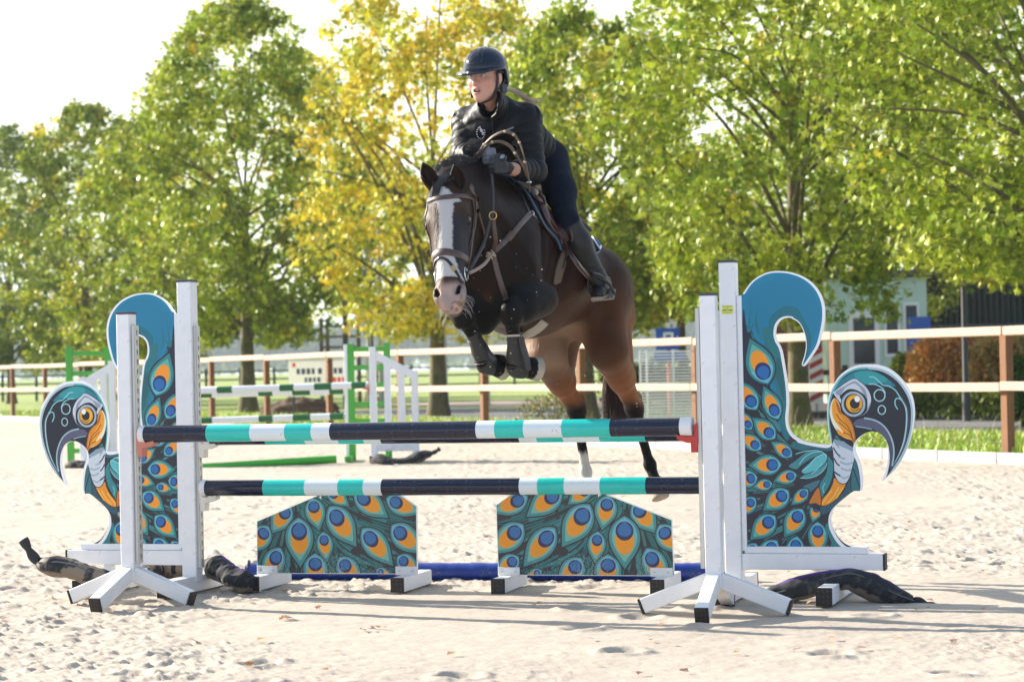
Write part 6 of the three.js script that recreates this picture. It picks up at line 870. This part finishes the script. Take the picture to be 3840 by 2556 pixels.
  for (const s of [-1, 1]) { const e = mesh('eye', paint(new THREE.SphereGeometry(.0118, 24, 18), (p) => { const r = Math.hypot(p.x, p.y); return p.z > 0 && r < .0022 ? [.005, .005, .005] : p.z > 0 && r < .0058 ? [.10, .13, .15] : [.40, .37, .35]; }), phys({ vertexColors: true, roughness: .08, clearcoat: 1 }), personT); e.position.copy(fp(s * .0315, -.0055, .0755)); e.quaternion.setFromRotationMatrix(new THREE.Matrix4().makeBasis(FX, FY, FZ.clone())); }
  mesh('teeth', new THREE.SphereGeometry(1, 12, 8).scale(.013, .003, .006).applyMatrix4(new THREE.Matrix4().makeBasis(...FB).setPosition(fp(0, -.0755, .087))), std({ color: lin(.6, .56, .5), roughness: .3 }), personT);
  mesh('earring', new THREE.SphereGeometry(.0045, 12, 8).translate(...fp(.079, -.047, -.002).toArray()), brassM, personT);
}
const quiltM = phys({ color: lin(.0075, .0075, .0095), roughness: .5, specularIntensity: .35, bumpMap: texture(128, 128, (x, y) => { const v = 128 + 100 * tileNoise(x, y, 128, 14); return [v, v, v]; }, false, 5), bumpScale: .003 });
{ // padded jacket: rings of stitching round the body and the sleeves
  const b = new Body(), v = V; const segs = [];
  const C = (a, ra, c, rb, k, sx) => { b.cone(a, ra, c, rb, k, sx); };
  const ax = RJ.waist.clone().sub(RJ.chest).normalize();
  C(RJ.chest.clone().addScaledVector(ax, -.02), .118, RJ.chest.clone().lerp(RJ.waist, .6), .118, .05, 1.22); C(RJ.chest.clone().lerp(RJ.waist, .5), .118, RJ.waist.clone().addScaledVector(ax, .035), .118, .06, 1.12); C(RJ.shL, .070, RJ.shR, .068, .06); C(RJ.neck.clone().lerp(RJ.chest, .1), .078, RJ.chest, .11, .06, 1.1);
  for (const s of [-1, 1]) b.ell(RJ.chest.clone().add(V(s * .075, -.02, .075)), v(.065, .06, .055), .06);
  for (const s of ['L', 'R']) { C(RJ['sh' + s], .069, RJ['el' + s], .058, .035); C(RJ['el' + s], .058, RJ['wr' + s].clone().lerp(RJ['el' + s], s === 'L' ? .28 : .12), .046, .03); b.cone(RJ['wr' + s].clone().lerp(RJ['el' + s], .45), .030, RJ['wr' + s].clone().lerp(RJ['el' + s], -.1), .034, .01, 1, 1); segs.push([RJ['sh' + s], RJ['el' + s]], [RJ['el' + s], RJ['wr' + s]]); }
  C(RJ.neck, .066, fp(.004, -.135, -.034), .064, .03); b.cone(RJ.neck.clone().lerp(fp(0, -.1, -.02), .25), .050, fp(0, -.05, -.02), .056, .012, 1, 1); b.cone(hx(1843, 432, 10.86), .024, hx(1818, 386, 10.74), .080, .02, 1, 1);
  const warp = (x, y, z) => { let best = 1e9, s = 0; for (const [i, [a, c]] of segs.entries()) { const dx = c.x - a.x, dy = c.y - a.y, dz = c.z - a.z, l2 = dx * dx + dy * dy + dz * dz, t = clamp(((x - a.x) * dx + (y - a.y) * dy + (z - a.z) * dz) / l2), d = Math.hypot(x - a.x - dx * t, y - a.y - dy * t, z - a.z - dz * t) - (i % 2 ? .055 : .062); if (d < best) { best = d; s = t * Math.sqrt(l2); } } const dt = Math.abs(((x - RJ.chest.x) * ax.x + (y - RJ.chest.y) * ax.y + (z - RJ.chest.z) * ax.z)); if (best > .02) s = ((x - RJ.chest.x) * ax.x + (y - RJ.chest.y) * ax.y + (z - RJ.chest.z) * ax.z) + .4; const w = noise(x * 22, y * 22, z * 22), q = Math.abs(Math.sin(Math.PI * s / .050 + .25 * w)); return -.0085 * Math.pow(q, .6) + .0014 * w - .0009 * noise(x * 60, y * 60, z * 60); };
  mesh('jacket', b.mesh(.005, warp), quiltM, personT); personT.userData.jacket = 0; delete personT.userData.jacket;
  // zip and printed chest badge of a ring of dots round a horse head, and small lettering strip
  const sk = (x, y, off) => { const d = hx(x, y, 11).sub(camH).normalize(); let t = 9.5; for (let i = 0; i < 120; i++) { const q = camH.clone().addScaledVector(d, t), e = b.at(q.x, q.y, q.z) + warp(q.x, q.y, q.z) * 1; if (e < .0006) break; t += Math.max(.0006, e * .6); } const q = camH.clone().addScaledVector(d, t), n = b.skin(q).n; return { p: q.addScaledVector(n, off), n }; };
  const dots = [], disc = (x, y, rx, ry, an = 0) => { const e = sk(x, y, .0012), z = e.n, X = V(1, 0, 0).addScaledVector(z, -z.x).normalize(); dots.push(new THREE.CylinderGeometry(1, 1, .0015, 12).rotateX(Math.PI / 2).scale(rx, ry, 1).rotateZ(an).applyMatrix4(new THREE.Matrix4().makeBasis(X, z.clone().cross(X), z).setPosition(e.p))); };
  for (let i = 0; i < 13; i++) { const a = 1.1 + i / 12 * 5.0; disc(1803 + Math.sin(a) * 15, 497 - Math.cos(a) * 22, .0028, .0042, a); } disc(1805, 488, .0075, .011, .3); disc(1811, 500, .0055, .0085, -.5); disc(1800, 478, .003, .006, .3);
  mesh('chest_print', dots, std({ color: lin(.55, .55, .58), roughness: .7 }), personT);
  const d2 = []; dots.length = 0; for (let i = 0; i < 10; i++) disc(1894 + i * 3.4, 489 - i * 1.3, .0017, .0042, .2); mesh('lettering', dots.slice(), std({ color: lin(.35, .35, .37), roughness: .7 }), personT);
  mesh('zip', rod([[1842, 428], [1845, 445], [1848, 470], [1850, 500]].map(([x, y]) => sk(x, y, .001).p), .003, 6, 16), M.black, personT);
}
{ // breeches
  const b = new Body(), hip = RJ.pelvis; b.cone(RJ.waist.clone().lerp(hip, .3), .108, hip, .108, .05, 1.05); b.ell(hip.clone().add(V(.04, -.02, -.04)), V(.082, .095, .095), .05); b.ell(hip.clone().add(V(-.07, -.02, -.04)), V(.085, .1, .1), .05);
  for (const s of ['L', 'R']) { const h = RJ['hip' + s], k = RJ['kn' + s]; b.cone(h, .090, h.clone().lerp(k, .55), .079, .05); b.cone(h.clone().lerp(k, .5), .080, k, .055, .04); b.cone(k, .055, k.clone().lerp(RJ['an' + s], .16), .054, .03); }
  mesh('breeches', b.mesh(.006, (x, y, z) => -.0016 * noise(x * 30, y * 16, z * 30)), phys({ color: lin(.0045, .0075, .016), roughness: .75, specularIntensity: .25 }), personT);
}
const bootM = phys({ color: lin(.014, .0135, .0125), roughness: .38, specularIntensity: .6, bumpMap: texture(64, 64, () => { const v = rr(90, 165); return [v, v, v]; }, false, 16), bumpScale: .0006 });
for (const s of ['L', 'R']) { // tall boots
  const b = new Body(), k = RJ['kn' + s], a = RJ['an' + s], h = RJ['he' + s], t = RJ['to' + s], sh = k.clone().lerp(a, .10), q = s === 'L' ? 1 : -1;
  b.cone(sh, .062, k.clone().lerp(a, .40), .064, .03); b.cone(k.clone().lerp(a, .38), .064, a, .046, .03); b.cone(a, .044, h, .038, .03); b.cone(h, .036, h.clone().lerp(t, .55), .038, .03); b.cone(h.clone().lerp(t, .5), .039, t, .032, .03); b.cone(sh.clone().lerp(k, .25), .05, k.clone().lerp(sh, .2), .066, .01, 1, 1);
  mesh('riding_boot', b.mesh(.0052, (x, y, z) => { const u = clamp((y - a.y) / (k.y - a.y), -1, 1); return u < .25 ? -.0024 * Math.sin(y * 190 + z * 40) * (1 - Math.abs(u - .06) * 3 > 0 ? 1 - Math.abs(u - .06) * 3 : 0) : 0; }), bootM, personT);
  const dn = V(0, -.036, 0), sole = rod([h.clone().add(dn).add(V(0, 0, -.03)), h.clone().lerp(t, .5).add(V(0, -.037, 0)), t.clone().add(V(0, -.030, .03))], .036, 14, 12, false, .22, V(0, 1, 0)); mesh('sole', sole, std({ color: lin(.30, .24, .18), roughness: .8 }), personT);
  // stirrup: iron with tread, hung on a brown leather
  const st = ride('stirrup', s === 'L' ? 'steel stirrup with rubber tread under the left boot, nearer the camera' : 'steel stirrup under the right boot hidden behind the horse', 'stirrup'), c = h.clone().lerp(t, .62), w = .062, up = a.clone().sub(h.clone().lerp(t, .4)).normalize(), sd = V(1, 0, .0).addScaledVector(up, -up.x).normalize(), top = c.clone().addScaledVector(up, .115).add(V(-q * .01, 0, 0));
  const bl = c.clone().addScaledVector(sd, -w).addScaledVector(up, -.048), br = c.clone().addScaledVector(sd, w).addScaledVector(up, -.048);
  mesh('iron', [rod([top.clone().addScaledVector(sd, -.012), c.clone().addScaledVector(sd, -w * .9).addScaledVector(up, .035), bl], .0075, 10, 20), rod([top.clone().addScaledVector(sd, .012), c.clone().addScaledVector(sd, w * .9).addScaledVector(up, .035), br], .0075, 10, 20), rod([top.clone().addScaledVector(sd, -.016), top.clone().addScaledVector(sd, .016)], .009, 10, 4)], std({ color: lin(.03, .03, .035), roughness: .2, metalness: .6 }), st);
  mesh('tread', bar(bl, br, .066, .014, .004, up.clone()), std({ color: lin(.20, .18, .16), roughness: .6 }), st);
  if (s === 'L') { const l0 = hit(2105, 930, .028).p; mesh('stirrup_leather', [strap([l0, along2(2150, 975, .375), along2(2185, 1018, .385), along2(2212, 1040, .385), top], .018, .005, V(.9, .2, .4), 40), strap([l0.clone().add(V(.004, 0, -.025)), along2(2162, 975, .385), along2(2200, 1022, .392), along2(2222, 1040, .39), top], .018, .005, V(.9, .2, .4), 40)], saddleM, st); }
}
// spur strap on the left boot
mesh('spur_strap', rod([along2(2226, 1022, .43), along2(2252, 1030, .44), along2(2278, 1058, .44), along2(2298, 1088, .44)], .008, 8, 18, false, .5), std({ color: lin(.07, .06, .065), roughness: .5 }), personT);
// gloved hands closed on the reins
function glove(wr, ha, side, m, thumbUp) {
  const b = new Body(), f = ha.clone().sub(wr).normalize(), up = V(0, 1, 0).addScaledVector(f, -f.y).normalize(), out = f.clone().cross(up).multiplyScalar(side); // out: back of the hand
  const at = (x, y, z) => ha.clone().addScaledVector(f, x).addScaledVector(up, y).addScaledVector(out, z);
  b.cone(wr.clone().lerp(ha, -.05), .031, wr.clone().lerp(ha, .35), .030, .02); b.cone(at(-.03, .012, .002), .026, at(.012, .018, .006), .022, .02); b.cone(at(-.03, -.014, .002), .025, at(.010, -.022, .004), .020, .02);
  [[.026, .0118, .030], [.008, .0122, .035], [-.011, .0118, .032], [-.028, .0105, .026]].forEach(([y, r, L]) => { const k = at(.020, y, .016), p1 = at(.020 + L, y - .003, .006), p2 = at(.022 + L * .8, y - .006, -.018), p3 = at(.004 + L * .25, y - .006, -.024); b.cone(k, r * 1.1, p1, r, .007); b.cone(p1, r, p2, r * .92, .005); b.cone(p2, r * .92, p3, r * .85, .005); });
  b.cone(at(-.025, .030, -.004), .015, at(.012, .046, -.012), .0125, .014); b.cone(at(.012, .046, -.012), .0125, at(.040, .036, -.018), .0105, .006);
  return mesh('glove', b.mesh(.0032, (x, y, z) => .0009 * noise(x * 90, y * 90, z * 90)), m, personT);
}
glove(RJ.wrL, RJ.haL, 1, std({ color: lin(.012, .013, .016), roughness: .5 }), 1); glove(RJ.wrR, RJ.haR, -1, std({ color: lin(.15, .15, .18), roughness: .55 }), 1);
{ const c = hx(1883, 590, 10.55), nrm = wv(-.15, .55, .8), x = V(1, 0, 0).addScaledVector(nrm, -nrm.x).normalize(), mm = new THREE.Matrix4().makeBasis(x, nrm.clone().cross(x), nrm).setPosition(c);
  mesh('wrist_tab', new THREE.CylinderGeometry(.021, .023, .012, 24).rotateX(Math.PI / 2).applyMatrix4(mm), std({ color: lin(.012, .02, .035), roughness: .4 }), personT); const p = []; for (let i = 0; i < 8; i++) { const a = i * .785; p.push(rbox(.003, .008, .002, .0005).translate(0, .010, .0068).rotateZ(a).applyMatrix4(mm)); } p.push(new THREE.CylinderGeometry(.004, .004, .002, 12).rotateX(Math.PI / 2).translate(0, 0, .0068).applyMatrix4(mm)); mesh('tab_print', p, std({ color: lin(.5, .55, .62), roughness: .5 }), personT);
  mesh('cuff', rod([RJ.wrL.clone().lerp(RJ.haL, .12), RJ.wrL.clone().lerp(RJ.haL, -.12)], .0325, 20, 4), std({ color: lin(.42, .36, .28), roughness: .6 }), personT); }
// helmet with a wide brim and its harness
{
  const b = new Body(), v = V, HC = fp(0, .038, -.012);
  b.ell(HC, v(.104, .105, .128), .02, FB); b.ell(fp(0, -.022, -.062), v(.092, .078, .080), .03, FB);
  const plane = (pt, n, R, c) => b.add((x, y, z) => -((x - pt.x) * n.x + (y - pt.y) * n.y + (z - pt.z) * n.z), c, R, .006, 1);
  const cutN = FY.clone().multiplyScalar(-1); // remove what lies below the brim in front
  b.add((x, y, z) => { const d = V(x, y, z).sub(headC), X = d.dot(FX), Y = d.dot(FY), Z = d.dot(FZ); const low = Z > -.030 ? .024 - .05 * Z   : .024 - (-.030 - Z) * 1.9; return Math.max(Y - low, -1); }, headC, .3, .008, 1);
  b.ell(fp(0, .018, -.008), v(.088, .098, .110), .006, FB, 1); b.ell(fp(0, -.028, -.052), v(.080, .09, .07), .006, FB, 1);
  const shell = b.mesh(.0042); // brim
  const br = new Body(); br.add((x, y, z) => { const d = V(x, y, z).sub(headC), X = d.dot(FX), Y = d.dot(FY), Z = d.dot(FZ), e = Math.hypot(X / .118, (Z - .02) / (Z > .02 ? .165 : .10)), y0 = .035 - Math.max(0, Z - .02) * .17 - X * X * .7 - (Z > .1 ? (Z - .1) * .12 : 0); return Math.max((e - 1) * .11, Math.abs(Y - y0) - .0042, .86 * .105 - Math.hypot(X / .98, (Z + .012) / 1.18) , -Z - .055) - .0015; }, fp(0, 0, .04), .2, .004);
  const hm = phys({ color: lin(.006, .012, .026), roughness: .12, specularIntensity: .5, clearcoat: .25, clearcoatRoughness: .03 }); mesh('helmet', [shell, br.mesh(.0036)], hm, personT);
  const hs = new Body(); hs.p = b.p.slice(0, 2); const on = (x, y, z) => hs.skin(fp(x, y, z), .0006).p; const gm = std({ color: lin(.02, .022, .03), roughness: .3 });
  for (const x of [-.045, -.018, .018, .045]) mesh('vent_line', rod([on(x * 1.1, .10, .11), on(x, .14, .07), on(x * .8, .15, .0)], .0022, 6, 16), gm, personT); mesh('front_slot', rod([on(-.05, .062, .13), on(-.02, .058, .14), on(.02, .058, .14), on(.05, .062, .13)], .0045, 6, 14, false, .5), M.black, personT); mesh('front_slot', rod([on(-.05, .062, .13), on(-.055, .085, .115)], .0025, 6, 6), gm, personT); mesh('front_slot', rod([on(.05, .062, .13), on(.055, .085, .115)], .0025, 6, 6), gm, personT);
  const web = std({ color: lin(.010, .010, .011), roughness: .7 }), fs = new Body(); fs.ell(fp(0, -.030, .030), v(.070, .092, .07), .03, FB);
  for (const s of [-1, 1]) { mesh('chin_strap', strap([fp(s * .080, .012, .020), fp(s * .080, -.035, .020), fp(s * .071, -.075, .024), fp(s * .045, -.118, .030), fp(0, -.138, .048)], .015, .003, (t, p) => p.clone().sub(fp(0, -.05, 0)), 30), web, personT); mesh('chin_strap', strap([fp(s * .084, -.02, -.06), fp(s * .081, -.055, -.02), fp(s * .074, -.078, .022)], .013, .003, FX.clone().multiplyScalar(s), 14), web, personT); mesh('buckle', rbox(.012, .026, .012, .004).applyMatrix4(new THREE.Matrix4().makeBasis(...FB).setPosition(fp(s * .066, -.092, .027))), web, personT); mesh('ear_pad', rbox(.012, .045, .05, .006).applyMatrix4(new THREE.Matrix4().makeBasis(...FB).setPosition(fp(s * .083, -.068, -.035))), std({ color: lin(.012, .02, .035), roughness: .6 }), personT); }
  mesh('lining', new THREE.TorusGeometry(.083, .009, 10, 40, Math.PI * 1.1).rotateX(Math.PI / 2).rotateY(Math.PI * .05 + Math.PI).scale(1, 1, 1.1).applyMatrix4(new THREE.Matrix4().makeBasis(...FB).setPosition(fp(0, .012, .0))), web, personT);
  seed = 808; const hr = []; for (let i = 0; i < 90; i++) { const a = fp(rr(.0, .05), rr(-.10, -.07), -.115), e = hx(2005 + rr(-22, 26), 395 + rr(-10, 46), 11.12 + rr(-.02, .03)), m = hx(1925 + rr(-12, 10), 338 + rr(-7, 8), 11.05), m2 = hx(1972 + rr(-12, 12), 368 + rr(-8, 8), 11.1); hr.push([[a, hx(1893 + rr(-4, 6), 332 + rr(-6, 6), 11.0), m, m2, e], rr(.0010, .0022)]); } for (let i = 0; i < 10; i++) hr.push([[hx(1960, 362, 11.08), hx(2000 + rr(-10, 10), 372 + rr(-6, 8), 11.1), hx(2025 + rr(-8, 20), 372 + rr(-8, 14), 11.1)], .0009]); hr.push([[hx(1893, 330, 11), hx(1908, 318, 11), hx(1914, 306, 11)], .0009]);
  hair('ponytail', hr, std({ color: lin(.44, .36, .27), roughness: .5 }), personT);
}
// ---------------------------------------------------------------- small things: fallen leaves, sand thrown up by the hooves
{
  seed = 515; const n = 150, m = new THREE.InstancedMesh(leafGeo, phys({ color: 0xffffff, roughness: .6, transmission: .25, side: THREE.DoubleSide }), n), q = new THREE.Quaternion(), e = new THREE.Euler(), c = new THREE.Color(), mt = new THREE.Matrix4();
  const put = [[660, 1410], [872, 1290], [1075, 2330], [700, 2310], [1420, 2195], [1160, 2188]]; for (let i = 0; i < n; i++) { let p = i < 40 ? G(rr(2900, 3840), rr(1800, 2260)) : G(rr(0, 3840), 1780 + Math.pow(rnd(), .7) * 760); if (i < 8) p = G(1075 + rr(-28, 28), 2325 + rr(-7, 7)); if (i >= 8 && i < 14) p = G(1400 + rr(-50, 40), 2365 + rr(-8, 8)); p.y = sandHeight(p.x, p.z) + .014; e.set(rr(-1.9, -1.0), rr(0, 6.28), rr(-.5, .5), 'YXZ'); const s = rr(.026, .044); m.setMatrixAt(i, mt.compose(p, q.setFromEuler(e), V(s, s, s))); const k = pick([[.42, .15, .04], [.30, .10, .04], [.50, .26, .07], [.20, .09, .05], [.34, .2, .1]]); c.setRGB(...k); m.setColorAt(i, c); }
  m.name = 'fallen_leaves'; shadowed(m); tag(m, 'scattered orange and brown fallen leaves lying on the sand', 'fallen leaves', null, 'stuff'); scene.add(m);
  const g = new THREE.IcosahedronGeometry(1, 1), N = 230, sp = new THREE.InstancedMesh(g, std({ color: lin(.55, .47, .38), roughness: .9 }), N);
  for (let i = 0; i < N; i++) { const a = rnd(), p = a < .62 ? P(2300 + (rnd() + rnd() - 1) * 330, 1400 + (rnd() + rnd() - 1) * 260, rr(11.7, 12.6)) : a < .8 ? P(2560 + (rnd() + rnd() - 1) * 260, 1330 + rr(-170, 230), rr(11.2, 12.4)) : P(rr(1700, 2050), rr(880, 1420), rr(9.9, 10.3)), s = .0012 + .0030 * Math.pow(rnd(), 3); sp.setMatrixAt(i, mt.compose(p, q.setFromEuler(e.set(rr(0, 6), rr(0, 6), 0)), V(s, s * rr(.7, 1.2), s))); }
  sp.name = 'sand_spray'; shadowed(sp); tag(sp, 'flecks of sand thrown up in the air round the hind legs of the horse', 'sand spray', null, 'stuff'); scene.add(sp);
}
renderer.render(scene, camera);
